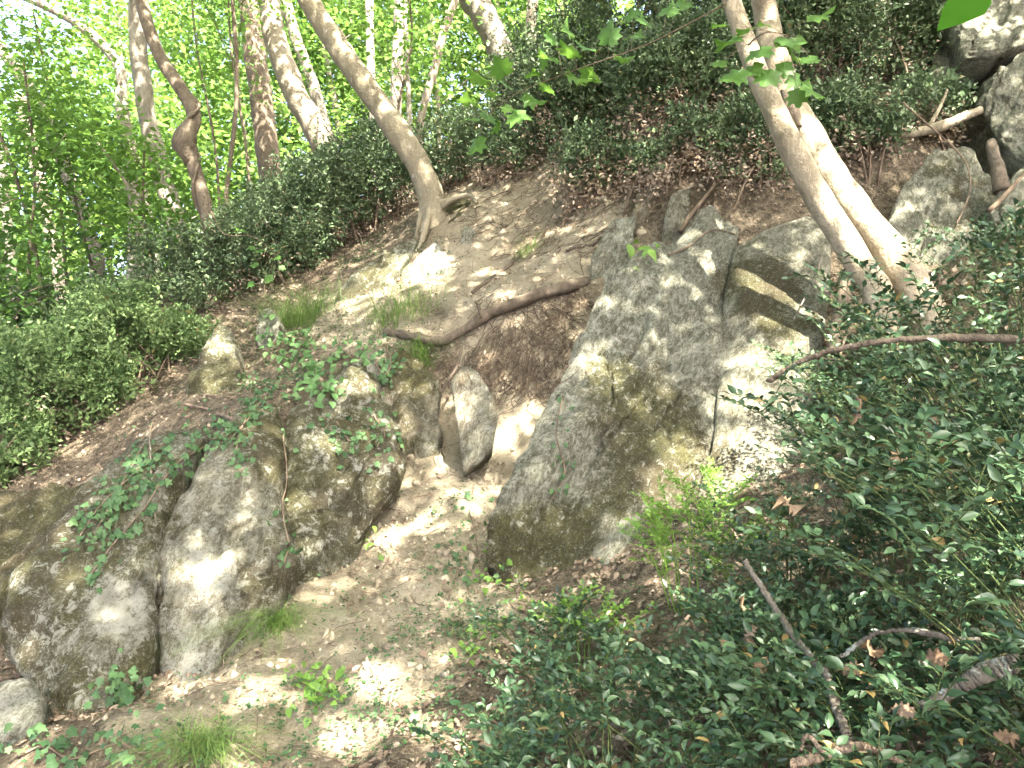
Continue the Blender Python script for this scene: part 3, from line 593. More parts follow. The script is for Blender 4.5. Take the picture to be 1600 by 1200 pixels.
for k, (px, d) in enumerate(spots):
    x = (px - 800) / F_PX * d; h = rg.uniform(7, 9.5) * (.62 if px < 140 else 1.05)
    leafy('slender green tree in the far wood, %s from the left' % ORD[k], x, d, h, 3.1, 230, rg.uniform(.07, .13), rg.uniform(.2, .9), M['bark_grey'], M[('canopy', 'canopy2', 'canopy', 'sap')[k % 4]], .185, 'far trees of the wood', (rg.uniform(-1.2, .2), 0), seed=k)
for k, (lb, px, d, h, rad, nsp, low) in enumerate((('light green sapling spreading in front of the left edge trunks', 60, 9.6, 3.6, 1.2, 60, .5), ('light green sapling left of the straight pale trunk', 165, 10.8, 2.6, 1.1, 44, .5), ('young green sapling below the long left leaning bough', 110, 11.5, 4.5, 1.4, 60, 1.3), ('green sapling whose sprays hang right of the gnarled tree', 400, 12.6, 5.2, 1.5, 40, 2.4), ('leafy sapling filling the gap left of the leaning tree', 350, 13.5, 6.2, 1.5, 44, 3.2), ('small sapling at the foot of the left edge wood', 10, 8.4, 2.3, .8, 40, .4), ('low sapling beside the pale forked stick', 235, 9.8, 2.1, .9, 36, .9), ('sapling behind the leaning tree at the crest', 640, 11.5, 4.0, 1.3, 36, 1.8))):
    leafy(lb, (px - 800) / F_PX * d, d, h, rad, int(nsp * 1.3), .025, low, M['bark_brown'], M[('sap', 'canopy2', 'sap', 'maple')[k % 4]], .10, 'young saplings at the edge of the wood', (RNG.uniform(-.4, .1), -.2), 'sapling', 'sapling', seed=60 + k, per=34, spread=.24, tilt=.4)

# ------------------------------------------------------------------ evergreen shrubs
LEAF_S = T_diamond(0.24)
def shrub(label, x, y, rx, ry, h, nspr, leaf, stemmat, size=.041, per=10, nst=22, seed=0, dry=0, lift=.12, group='dark evergreen shrubs of the slope'):
    rg = np.random.default_rng(300 + seed); z = H(x, y)[0]; org = np.array([x, y, z - .03]); root = thing('shrub', org, label, 'shrub', group)
    def cloud(n, hi=1.0, lo=0.0):
        d = rdir(n * 3, -.8, 1, rg); rr = rg.random(n * 3) ** .45 * np.where(rg.random(n * 3) < .12, rg.uniform(1, 1.35, n * 3), 1)
        c = org + d * rr[:, None] * [rx, ry, h * .55] + [0, 0, h * .45]
        gz = H(c[:, 0], c[:, 1]); k = fbm(c * 2.4, 3, seed) > -.12; rel = (c[:, 2] - gz)
        k &= (rel > lift * h) ; c, d = c[k][:n], d[k][:n]; return c, d
    c, d = cloud(nspr); n = len(c) * per
    ax = norm(np.repeat(d, per, 0) * .8 + np.repeat(rdir(len(c), -.3, 1, rg), per, 0)); t = np.tile(np.linspace(0, 1, per), len(c))
    P = np.repeat(c, per, 0) + ax * (t * .16 - .05)[:, None] + rg.normal(0, .014, (n, 3))
    D = norm(ax * .7 + rdir(n, -1, 1, rg)); N = norm(rdir(n, -1, 1, rg) + [0, -.2, .6])
    big = np.repeat(np.where(rg.random(len(c)) < .25, 1.5, .95), per)
    g = Geo(); add_leaves(g, LEAF_S, P, D, N, size * big * rg.uniform(.55, 1.4, n), np.clip(rg.random(n) * .8 + .35 * np.repeat(rg.random(len(c)) - .3, per), 0, 1)); g.build('foliage', leaf, root, org, smooth=False)
    g = Geo()
    for q in range(nst):
        e = c[rg.integers(0, len(c))]; bx, by = x + rg.normal(0, rx * .33), y + rg.normal(0, ry * .33); b = np.array([bx, by, H(bx, by)[0] - .03])
        add_tube(g, [b, b + (e - b) * [.3, .3, .55] + rg.normal(0, .03, 3), e], .012, .003, 9, 5, .05, 6, q)
    tag(g.build('stems', stemmat, root, org), kind='stuff')
    if dry:
        c2, d2 = cloud(dry); c2[:, 2] -= h * .42; gz = H(c2[:, 0], c2[:, 1]); c2[:, 2] = np.maximum(c2[:, 2], gz + .02); n2 = len(c2) * 9; g = Geo()
        add_leaves(g, LEAF_S, np.repeat(c2, 9, 0) + rg.normal(0, .06, (n2, 3)), rdir(n2, -1, .3, rg), rdir(n2, -1, 1, rg), size * 1.1 * rg.uniform(.6, 1.3, n2), rg.random(n2)); g.build('dry_foliage', M['drybush'], root, org, smooth=False)
    return root
def at(px, d): return (px - 800) / F_PX * d, d
for k, (lb, px, d, rx, ry, h, n, lf, dry) in enumerate((
  ('large dark shrub on the crest left of the leaning tree', 590, 10.0, .85, .7, 1.35, 2000, 'box', 150),
  ('dark shrub before the sunlit stout trunk', 490, 9.8, .8, .7, 1.25, 1800, 'box', 120),
  ('dark shrub in the hollow left of the round grass tuft', 425, 9.2, .75, .6, 1.0, 1500, 'box', 120),
  ('dark shrub round the foot of the gnarled tree', 300, 9.3, .85, .7, 1.0, 1600, 'box', 60),
  ('grey green shrub spilling down the left of the ledge', 215, 7.7, .75, .6, 1.0, 1700, 'box2', 40),
  ('grey green shrub at the left edge above the dark rock', 70, 7.2, .85, .6, 1.15, 1900, 'box2', 60),
  ('shrub in the shade cut by the left edge', -30, 6.6, .6, .5, .75, 1100, 'box2', 60),
  ('wide dark shrub behind the left edge shrubs', 130, 9.0, .95, .7, .95, 1500, 'box', 20),
  ('dark shrub right behind the leaning tree', 725, 9.9, .6, .6, .95, 1200, 'box', 160),
  ('blue green shrub overhanging the bare bank', 900, 8.75, .7, .5, 1.25, 2000, 'box', 260),
  ('tall dark shrub at the top centre of the bank', 990, 8.9, .85, .6, 2.0, 2600, 'box', 160),
  ('dark shrub above the undercut, dry brown underneath', 1060, 7.7, .7, .5, 1.3, 2000, 'box', 620),
  ('shrub between the undercut shrub and the twin trunks', 1170, 8.0, .6, .5, 1.6, 2000, 'box', 200),
  ('tall shrub at the top just left of the twin trunks', 1120, 8.9, .8, .6, 2.0, 2300, 'box', 60),
  ('deep shaded shrub right behind the twin trunks', 1270, 8.0, .8, .5, 1.7, 2300, 'box', 120),
  ('dark shrub at the top beside the corner boulder', 1390, 8.3, .75, .5, 1.4, 1900, 'box', 60),
  ('small leafy shrub with dry sprigs right of the twin trunks', 1330, 7.2, .42, .4, .7, 800, 'box', 160),
  ('bushy shrub at the top left of the overhanging shrub', 840, 9.6, .7, .6, 1.6, 1800, 'box', 60),
  ('low shrub skirt hanging over the dark undercut', 1040, 7.2, .58, .26, .62, 620, 'box', 760),
  ('leafy sprigs over the earth left of the twin trunks', 1165, 6.95, .42, .28, .75, 560, 'box', 260),
  ('sparse broken shrub sliding down the bare bank', 925, 7.75, .50, .35, .62, 480, 'box', 420),
  ('scrubby sprigs at the crest above the bare bank', 800, 9.0, .45, .4, .5, 420, 'box', 260),
  ('dry shaded shrub below the corner boulders', 1440, 7.5, .40, .3, .5, 380, 'box', 260),
  ('leafy shrub between the right slabs', 1580, 5.9, .35, .3, .5, 420, 'box', 100),
  ('small glossy sprig growing on the fallen log at right', 1520, 6.35, .16, .16, .28, 130, 'ivy', 0))):
    x, y = at(px, d); shrub(lb, x, y, rx, ry, h, n, M[lf], M['twig'], seed=k, dry=dry, lift=.03 if k < 24 else 0)

# ------------------------------------------------------------------ butcher's broom and fresh shoots in the foreground
LEAF_O = T_ovate(.235, .10, .14)
def broom(label, x, y, h, spread, nst, lean=(0, 0), leaf='broom', size=.033, seed=0, key='broom', group='broom plants of the foreground', parts=200, stem='stem', name='broom_shrub', nbr=7, sr=.0035, up=1.0, cat='shrub'):
    rg = np.random.default_rng(700 + seed); z = H(x, y)[0]; org = np.array([x, y, z - .02]); root = thing(name, org, label, cat, group)
    g = Geo(); Ps, Ds, Ns = [], [], []
    for s in range(nst):
        a = rg.uniform(0, 2 * np.pi); rr = spread * math.sqrt(rg.random()); b = np.array([x + .45 * rr * math.cos(a), y + .45 * rr * math.sin(a), 0]); b[2] = H(b[0], b[1])[0] - .02
        hh = h * rg.uniform(.55, 1.1); tip = b + [rr * .8 * math.cos(a) + lean[0] * hh, rr * .8 * math.sin(a) + lean[1] * hh, hh * up]
        mid = b + (tip - b) * [.35, .35, .6] + rg.normal(0, .02, 3)
        path = smooth_path([b, mid, tip, tip + (tip - mid) * [.25, .25, .05]], 16); V, q = tube_arrays(path[[0, 2, 4, 6, 8, 10, 12, 15]], np.linspace(sr, sr * .35, 8), 4); g.add(V, q, rg.random())
        td = norm(tip - mid)
        br = [(path[int(15 * f)], norm(td * .6 + rdir(1, -.15, .6, rg)[0])) for f in rg.uniform(.35, .95, nbr)] + [(path[-1], norm(td + [0, 0, -.15]))]
        for bp, bd in br:
            L = rg.uniform(.09, .2) * min(1, h * 1.6 + .3); e = bp + bd * L + [0, 0, -.12 * L]
            V, q = tube_arrays(smooth_path([bp, (bp + e) / 2 + [0, 0, .1 * L], e], 5), np.linspace(.0016, .0008, 5), 3, cap=False); g.add(V, q, rg.random())
            m = max(4, int(L / (size * .5))); t = np.linspace(.1, 1, m); side = norm(np.cross(bd, [0, 0, 1]) + 1e-6) * np.where(np.arange(m) % 2, 1, -1)[:, None]
            p = bp + (e - bp) * t[:, None] + np.array([0, 0, .1 * L]) * (4 * t * (1 - t))[:, None]
            dd = norm(bd * rg.uniform(.35, .8, (m, 1)) + side * rg.uniform(.5, 1, (m, 1)) + rg.normal(0, .22, (m, 3))); dd[-1] = norm(bd + rg.normal(0, .2, 3))
            Ps.append(p); Ds.append(dd); Ns.append(norm(np.array([0, -.15, 1]) + rg.normal(0, .45, (m, 3))))
    st = tag(g.build('stems', M[stem], root, org), kind='stuff')
    P, D, N = np.concatenate(Ps), np.concatenate(Ds), np.concatenate(Ns); S = size * rg.uniform(.7, 1.25, len(P))
    px, py, d = project(P); vis = (px > -10) & (px < 1610) & (py < 1210) & (py > -10)
    order = np.argsort(np.where(vis, d / S, 1e9)); near = order[:min(parts, int(vis.sum()))]; rest = np.setdiff1d(order, near)
    leaf_objects(key, LEAF_O, M[leaf], st, org, P[near], D[near], N[near], S[near])
    if len(rest):
        g = Geo(); rd = d[rest]; nr_ = vis[rest] & (rd < 2.6); add_leaves(g, T_mid(.235, .10, .14), P[rest][nr_], D[rest][nr_], N[rest][nr_], S[rest][nr_]); add_leaves(g, T_lite(.25, .10, .12), P[rest][~nr_], D[rest][~nr_], N[rest][~nr_], S[rest][~nr_]); tag(g.build('leaves', M[leaf], root, org), kind='stuff')
    return root
for k, (lb, x, y, h, sp, n, lean) in enumerate((
  ('dark broom shrub with dry oak leaves caught in it, below the curved branch', 1.42, 2.55, .66, .36, 40, (0, 0)),
  ('tall broom shrub at the right edge below the right edge slab', 1.80, 2.65, .98, .48, 46, (-.1, 0)),
  ('broom shrub nearest the lower right corner', 1.0, 1.72, .42, .36, 34, (0, 0)),
  ('glossy broom shrub leaning in from the right edge', 1.50, 1.95, .80, .40, 40, (-.35, 0)),
  ('broom shrub hiding the ground below the right slabs', 2.5, 3.5, .85, .42, 36, (-.08, 0)),
  ('low broom sprigs at the bottom centre of the picture', .28, 2.12, .30, .30, 24, (0, 0)),
  ('low broom shrub between the bottom centre and the lichened stick', .66, 2.1, .38, .36, 30, (0, 0)),
  ('small broom seedling at the edge of the bare litter', -.02, 2.42, .17, .20, 12, (0, 0)),
  ('short broom sprig below the foot of the big slab', .22, 3.02, .24, .24, 16, (0, 0)),
  ('broom shrub covering the foot of the twin trunks', 2.1, 4.2, .48, .45, 34, (-.1, -.1)),
  ('open broom shrub in front of the stained upright slab', 1.55, 3.5, .42, .28, 6, (-.3, 0)),
  ('broom sprays hanging into the lower right corner', 1.32, 1.38, .42, .32, 30, (-.2, 0)),
  ('dark broom shrub in the shaded hollow right of the fresh shoots', 1.10, 3.0, .36, .30, 24, (0, 0)),
  ('pale glossy broom sprays reaching in high at the right edge', 1.28, 1.5, .80, .24, 16, (-.42, 0)),
  ('broom sprigs under the lichened stick', .92, 2.45, .30, .30, 24, (0, 0)))):
    broom(lb, x, y, h, sp, int(n * 1.25), lean, seed=k)
for k, (lb, x, y, h, sp, n, lf) in enumerate((
  ('fresh lime green shoots rising in front of the big slab foot', .76, 3.35, .46, .20, 7, 'fresh'),
  ('fresh lime green shoots over the litter left of the taller ones', .30, 3.2, .30, .18, 5, 'fresh'),
  ('single bright green shoot standing in the lower right corner', .87, 1.42, .30, .03, 2, 'fresh'),
  ('fresh green shoots in the shade beside the lichened stick', 1.02, 3.2, .40, .14, 5, 'fresh'),
  ('small lime green sprig at the base of the lit slab', 1.12, 4.25, .22, .14, 5, 'fresh'))):
    broom(lb, x, y, h, sp, n, (-.1, 0), lf, .030, 40 + k, 'fresh', 'fresh green shoots', 110, 'freshstem', 'young_shoot', 8, .004, 1.0, 'shoot')

# ------------------------------------------------------------------ maple sprays hanging into the picture
LEAF_M = T_outline(MAPLE, -.12, 3)
def spray(label, pts, leaves, size, mat='maple', r=.006, name='maple_branch', key='maple', seed=0, tpl=None, dirs=None):
    rg = np.random.default_rng(60 + seed); P = P3(pts); org = P[0]; root = thing(name, org, label, 'branch'); g = Geo(); add_tube(g, P, r, r * .4, 30, 7, .06, 9, seed); path = smooth_path(P, 60)
    L = P3(leaves); pos, D, N = [], [], []
    for q in L:
        b = path[np.argmin(np.linalg.norm(path - q, axis=1))]; add_tube(g, [b, (b + q) / 2 + [0, 0, .01], q], .0016, .001, 5, 4)
        pos.append(q); D.append(norm((q - b) * .6 + [rg.normal(0, .05), -.04, -.03])); N.append(norm(np.array([rg.normal(0, .3), -.35 + rg.normal(0, .2), 1])))
    if dirs: D = dirs; N = [(.2, -.75, .6)]
    tw = g.build('twig', M['twig'], root, org)
    leaf_objects(key, tpl or LEAF_M, M[mat], tw, org, np.array(pos), np.array(D), np.array(N), size * rg.uniform(.7, 1.25, len(L)))
rg = np.random.default_rng(5)
lv = [(x, y, 4.6 + rg.normal(0, .06)) for x, y in ((1150,62),(1172,48),(1190,75),(1215,60),(1232,78),(1180,100),(1205,110),(1160,110),(1225,98),(1250,60),(1262,30),(1135,40),(1195,40),(1240,115),(1130,95),(1265,88),(1245,140),(1260,128))]
spray('leafy maple twig springing across the top of the twin trunks', [(1170,70,4.95),(1180,60,4.85),(1200,50,4.75),(1230,55,4.65)], lv, .15, seed=1)
lv = [(x, y, 6.0 + rg.normal(0, .1)) for x, y in ((760,130),(775,150),(790,118),(800,140),(820,150),(830,120),(845,105),(850,130),(870,95),(885,115),(900,90),(915,105),(740,185),(765,180),(790,165),(735,165),(805,175),(930,80),(950,70),(960,88),(985,60),(1010,40),(780,190),(750,215),(1040,25),(990,30),(1060,15),(870,70),(895,60))]
spray('long arching maple branch of green leaves across the top centre', [(1135,5,5.3),(1080,35,5.5),(1010,70,5.7),(940,95,5.85),(870,120,5.95),(800,150,6.0),(755,185,6.05)], lv, .175, seed=2)
spray('big green leaf hanging at the top right near the corner boulder', [(1560,-60,1.5),(1530,-30,1.45),(1510,-12,1.42)], [(1545,-18,1.4)], .125, 'bigleaf', .003, key='bigleaf', seed=3, tpl=T_ovate(.30, .06, .12), dirs=[(-.8, -.1, -.62)])
spray('pale twig with small leaves curving down beside the upper left trunks', [(330,330,8.6),(350,365,8.5),(395,370,8.4),(430,395,8.35)], [(380,360,8.35),(395,385,8.3),(410,390,8.3),(425,385,8.3),(435,400,8.3),(400,410,8.3),(420,430,8.25),(395,440,8.25),(440,415,8.3)], .10, seed=4)

# ------------------------------------------------------------------ ivy on the rocks
LEAF_I = T_outline(IVY, -.12, 4); LEAF_H = T_outline(HEART, .12, 6)
def ivy(label, paths, per, spreadpx, size, key='ivy', tpl=None, mat='ivy', seed=0, name='ivy_plant', cat='ivy', lift=.02, stemr=.0045, group=None):
    rg = np.random.default_rng(500 + seed); root = None; P, D, N = [], [], []; g = Geo()
    for path in paths:
        pts = []
        for px, py in smooth_path(np.array(path, float), max(4, 3 * len(path))):
            h = hit(px, py)
            if h: pts.append(h[0] + h[1] * .012)
        if len(pts) < 3: continue
        pts = np.array(pts); keep = np.r_[True, np.linalg.norm(np.diff(pts, axis=0), axis=1) < .5]; pts = pts[keep]
        if len(pts) < 3: continue
        if root is None: org = pts[0]; root = thing(name, org, label, cat, group)
        V, q = tube_arrays(smooth_path(pts, 4 * len(pts)), stemr, 5); g.add(V, q)
        c = smooth_path(np.array(path, float), 60)
        for k in range(per):
            q = c[rg.integers(0, 60)] + rg.normal(0, 1, 2) * spreadpx; h = hit(*q)
            if h is None: continue
            P.append(h[0] + h[1] * lift * rg.uniform(.4, 1.8)); nn = norm(h[1] + np.array([0, -.3, .8]) + rg.normal(0, .35, 3)); N.append(nn)
            D.append(norm(np.array([rg.normal(0, .6), rg.normal(0, .3) - .3, -.6 + rg.normal(0, .4)])))
    if root is None: return
    st = g.build('stem', M['twig'], root, org)
    leaf_objects(key, tpl or LEAF_I, M[mat], st, org, np.array(P), np.array(D), np.array(N), size * .82 * rg.uniform(.6, 1.3, len(P)))
ivy('dense ivy trailing over the top of the lower left slab', [[(300,650),(250,700),(200,750),(150,800),(120,850)], [(330,690),(270,730),(220,800),(140,900)], [(230,690),(190,760),(150,830)]], 92, 15, .056, seed=1)
ivy('ivy strands hanging above the tall lichened boulder', [[(400,610),(385,650),(370,700),(375,740)], [(360,640),(340,680),(300,710)], [(430,600),(400,640),(360,690)]], 56, 12, .052, seed=2)
ivy('ivy on the mossy rock edge below the brown weathered rock', [[(525,660),(545,690),(560,680)], [(585,650),(600,680),(590,700)]], 36, 17, .055, seed=3)
ivy('ivy clump hanging under the end of the dead branch', [[(575,545),(590,575),(600,600)], [(605,540),(610,570),(600,590)]], 30, 13, .062, seed=4)
ivy('thin ivy strand running down the mossy rock', [[(440,680),(445,740),(440,800),(450,850),(445,880)]], 26, 9, .048, seed=5)
ivy('thin ivy strand climbing the left edge of the big slab', [[(880,620),(870,680),(880,740),(860,780)]], 24, 8, .04, seed=6)
ivy('ivy seedlings creeping up the gully beside the big slab', [[(740,760),(735,800),(745,860),(735,900)], [(690,850),(720,880),(700,940)]], 26, 22, .05, seed=7)
ivy('leafy plant of heart shaped leaves below the round grass tuft', [[(420,530),(450,545),(490,540)], [(440,520),(470,560),(480,520)]], 44, 18, .075, 'heart', LEAF_H, 'weed', 8, 'bramble_plant', 'plant', .06)
ivy('leafy green plant on the ledge above the mossy rock', [[(470,590),(500,600),(520,575)], [(490,620),(510,600)]], 40, 17, .072, 'heart', LEAF_H, 'weed', 9, 'bramble_plant', 'plant', .06)
ivy('leafy green plant between the grass tuft and the dead branch', [[(530,540),(550,560),(570,545)]], 30, 14, .066, 'heart', LEAF_H, 'weed', 10, 'bramble_plant', 'plant', .05)
ivy('leafy weed at the foot of the lower left slab', [[(170,1075),(185,1090),(200,1080)], [(180,1060),(190,1100)]], 34, 17, .05, 'ivy', None, 'ivy', 11, 'weed', 'plant', .05)
ivy('light green weed patch on the litter at the lower middle', [[(460,1070),(500,1075),(530,1085)], [(480,1090),(520,1065)]], 34, 17, .045, 'hfresh', LEAF_H, 'fresh', 12, 'weed', 'plant', .04)
ivy('green weeds along the bottom edge left of the grass', [[(30,1185),(70,1170),(110,1190),(150,1178),(190,1165),(220,1180),(250,1170)]], 68, 20, .05, 'ivy', None, 'ivy', 13, 'weed', 'plant', .05)
ivy('dark leaves between the knob and the ivy strands', [[(395,590),(415,605),(440,600)]], 34, 16, .062, 'ivy', None, 'ivy', 14)
ivy('broad leaved sprout growing on top of the big slab', [[(990,410),(1010,395),(1025,400)]], 9, 10, .15, 'broad', T_ovate(.24, .05, .2), 'fresh', 15, 'sprout', 'plant', .06)
ivy('little weed tuft under the lit gully patch', [[(575,850),(590,855),(600,860)]], 12, 10, .045, 'hfresh', LEAF_H, 'fresh', 16, 'weed', 'plant', .03)
ivy('low green weeds in the shade of the big slab foot', [[(760,890),(780,910),(830,930)], [(730,1010),(760,1000)]], 34, 20, .04, 'hfresh', LEAF_H, 'fresh', 17, 'weed', 'plant', .03)
ivy('ferny green patch among the left edge shrubs', [[(60,570),(90,560),(120,575)]], 40, 18, .06, 'hfresh', LEAF_H, 'fresh', 18, 'weed', 'plant', .3)

# ------------------------------------------------------------------ grass tufts
def grass(label, px, py, n, h, r, seed=0):
    rg = np.random.default_rng(seed + 80); hh = hit(px, py); org = hh[0]; g = Geo(); k = np.arange(5)
    for i in range(n):
        a = rg.uniform(0, 2 * np.pi); b = org + [rg.normal(0, r * .6), rg.normal(0, r * .4), 0]; b[2] = H(b[0], b[1])[0] - .02 if abs(H(org[0], org[1])[0] - org[2]) < .08 else org[2] - .03; L = 1.55 * h * rg.uniform(.25, 1.2); o = np.array([math.cos(a), math.sin(a) - .4, 0]) * rg.uniform(.5, 1.7)
        t = k / 4; p = b + o * (t ** 1.8)[:, None] * L + np.array([0, 0, 1]) * (L * .9 * (t - .72 * t ** 2.2))[:, None]
        sd = norm(np.cross(o, [0, 0, 1])) * .0024; wd = (1 - t * .9)[:, None]; V = np.vstack([p - sd * wd, p + sd * wd]); q = np.array([[j, j + 1, j + 6, j + 5] for j in range(4)]); g.add(V, [q], rg.random())
    o = g.build('grass_tuft', M['grass'], None, org); tag(o, label, 'grass', 'grass tufts on the slope')
grass('rounded bright grass tuft on the ledge beside the little pale stone', 465, 508, 520, .62, .30, 1)
grass('wispy grass tuft above the left end of the dead branch', 622, 496, 260, .58, .30, 2)
grass('small grass tuft drooping below the dead branch', 658, 560, 200, .34, .09, 3)
grass('green grass tuft at the foot of the white lichened boulder', 428, 976, 380, .24, .10, 4)
grass('grass tuft at the bottom edge of the litter', 322, 1170, 300, .18, .11, 5)
grass('thin grass wisps at the top of the bank root', 822, 400, 120, .25, .10, 6)

# ------------------------------------------------------------------ fallen branches, sticks and roots
def BB(r): return .30 if r < .02 else .20
def branch(label, parts, mat, name='fallen_branch', cat='branch', group=None, snap=False):
    """parts: list of (part name, pixel points, r0, r1)"""
    P0 = P3(parts[0][1]); org = P0[0]
    if len(parts) == 1:
        g = Geo(); add_tube(g, P0, parts[0][2], parts[0][3], 14 + 12 * len(P0), 14, BB(len(P0) and parts[0][2]), 13, len(label), jit=0.0012 if parts[0][2] < .02 else 0); return tag(g.build(name, mat, None, org), label, cat, group)
    root = thing(name, org, label, cat, group)
    for k, (nm, pts, r0, r1) in enumerate(parts):
        g = Geo(); p = P3(pts); add_tube(g, p, r0, r1, 14 + 12 * len(p), 14, BB(r0), 13, len(label) + k, jit=0.0012 if r0 < .02 else 0); g.build(nm, mat, root, org)
    return root
def surf(pts, lift=.03):
    out = []
    for px, py in pts:
        h = hit(px, py); out.append((px, py, project(h[0])[2] - lift))
    return out
branch('thick dead branch lying bent across the slope above the roots', [('limb', surf([(604,518),(650,526),(690,533),(725,515),(760,492),(810,472),(850,457),(880,450)], .09) + [(905,444,6.6),(935,440,6.95)], .038, .052), ('snag', [(752,496,6.36),(748,480,6.34),(742,470,6.32)], .014, .006), ('snag', [(826,466,6.4),(836,452,6.42),(838,443,6.45)], .012, .005), ('side_branch', [(722,540,6.25),(715,570,6.12),(700,595,6.02),(688,615,5.95)], .014, .006)], M['deadwood'])
branch('long bare branch curving over the broom at right', [('limb', [(1200,597,2.35),(1240,570,2.3),(1290,551,2.25),(1350,537,2.2),(1420,530,2.15),(1500,528,2.1),(1620,530,2.0)], .008, .0115)], M['deadwood'])
branch('grey lichened stick running down through the broom', [('limb', [(1163,875,2.1),(1195,925,2.05),(1238,990,1.95),(1270,1030,1.85),(1292,1055,1.8),(1305,1100,1.72),(1320,1140,1.66),(1330,1175,1.62)], .007, .0115), ('side_branch', [(1275,1050,1.83),(1315,1025,1.8),(1365,992,1.75),(1420,985,1.72),(1490,998,1.68),(1530,1000,1.65)], .005, .0065)], M['bark_lichen'])
branch('stout lichened branch end poking out at the lower right', [('limb', [(1440,1105,1.5),(1490,1080,1.48),(1530,1055,1.46),(1590,1035,1.44)], .013, .016)], M['bark_lichen'])
branch('forked bare twig at the bottom edge lower right', [('limb', [(1235,1195,1.5),(1290,1180,1.5),(1345,1165,1.5),(1385,1180,1.5),(1420,1200,1.5)], .009, .006), ('side_branch', [(1290,1180,1.5),(1262,1150,1.52),(1250,1175,1.53)], .005, .0035)], M['twig'])
branch('pale fallen log above the right slab under the corner boulders', [('limb', [(1368,214,7.05),(1420,208,7.0),(1470,198,6.95),(1500,185,6.95),(1532,172,6.95)], .05, .04), ('side_branch', [(1450,200,6.97),(1470,165,7.0),(1480,140,7.05)], .018, .012)], M['bark_tan'], 'fallen_log', 'log')
branch('brown broken stump at the right edge beside the slab', [('stump', [(1565,300,5.95),(1558,265,6.0),(1550,235,6.05),(1548,222,6.1)], .06, .035)], M['bark_brown'], 'stump', 'stump')
branch('curved root emerging beside the broken stump', [('limb', [(1545,330,5.6),(1575,300,5.7),(1605,265,5.8)], .018, .014)], M['root'], 'root', 'root')
branch('pale forked stick leaning in front of the left trunks', [('limb', [(205,300,9.4),(180,260,9.4),(160,232,9.4),(140,210,9.4)], .018, .013)], M['bark_pale'], 'dead_stick', 'stick')
branch('dark root curving down the bank above the dead branch', [('limb', surf([(738,458),(760,440),(790,420),(812,400),(830,375)]), .02, .012)], M['deadwood'], 'root', 'root')
branch('short root stub crossing the earth left of the pointed slab', [('limb', surf([(885,392),(905,385),(925,382),(938,370)]), .018, .012)], M['deadwood'], 'root', 'root')
branch('tan root sloping down the wedge rock above the big slab', [('limb', surf([(1062,362),(1080,335),(1100,310),(1118,288)], .05), .022, .016)], M['root'], 'root', 'root')
branch('pale stick lying up the bank under the overhanging shrub', [('limb', surf([(852,238),(868,215),(890,194)], .06), .014, .012)], M['bark_tan'], 'dead_stick', 'stick')
branch('slanting twig across the upper right slab', [('limb', [(1410,160,6.3),(1450,195,6.2),(1490,230,6.1),(1512,260,6.05),(1515,300,6.0),(1495,350,5.95)], .008, .006)], M['twig'], 'dead_stick', 'stick')
branch('thin root creeping over the top of the big slab', [('limb', surf([(1045,398),(1075,385),(1110,360),(1145,365),(1155,375)], .02), .009, .006)], M['root'], 'root', 'root')
branch('pale hanging root stem on the stained slab', [('limb', [(1285,400,5.7),(1275,430,5.55),(1255,470,5.45),(1240,500,5.35)], .006, .005)], M['bark_pale'], 'root', 'root')
branch('small fallen stick at the ledge above the ivy', [('limb', surf([(290,632),(320,638),(345,648),(362,654)], .03), .012, .010)], M['twig'], 'dead_stick', 'stick')
branch('bare stalk hanging before the lower left slab', [('limb', [(233,670,4.75),(236,730,4.65),(240,790,4.5),(250,850,4.35)], .005, .004)], M['bark_pale'], 'dead_stalk', 'stalk')
branch('hooked root arching at the base of the leaning tree', [('limb', [(690,325,8.3),(712,310,8.25),(735,306,8.2),(745,318,8.15)], .028, .02)], M['bark_tree1'], 'root', 'root')
branch('splintered dark root beside the stained upright slab', [('limb', [(1330,425,5.05),(1318,460,5.0),(1308,500,4.95),(1302,540,4.85),(1296,575,4.75)], .055, .03), ('splinter', [(1330,480,4.9),(1322,520,4.85),(1310,565,4.75)], .018, .006)], M['deadwood'], 'root', 'root')

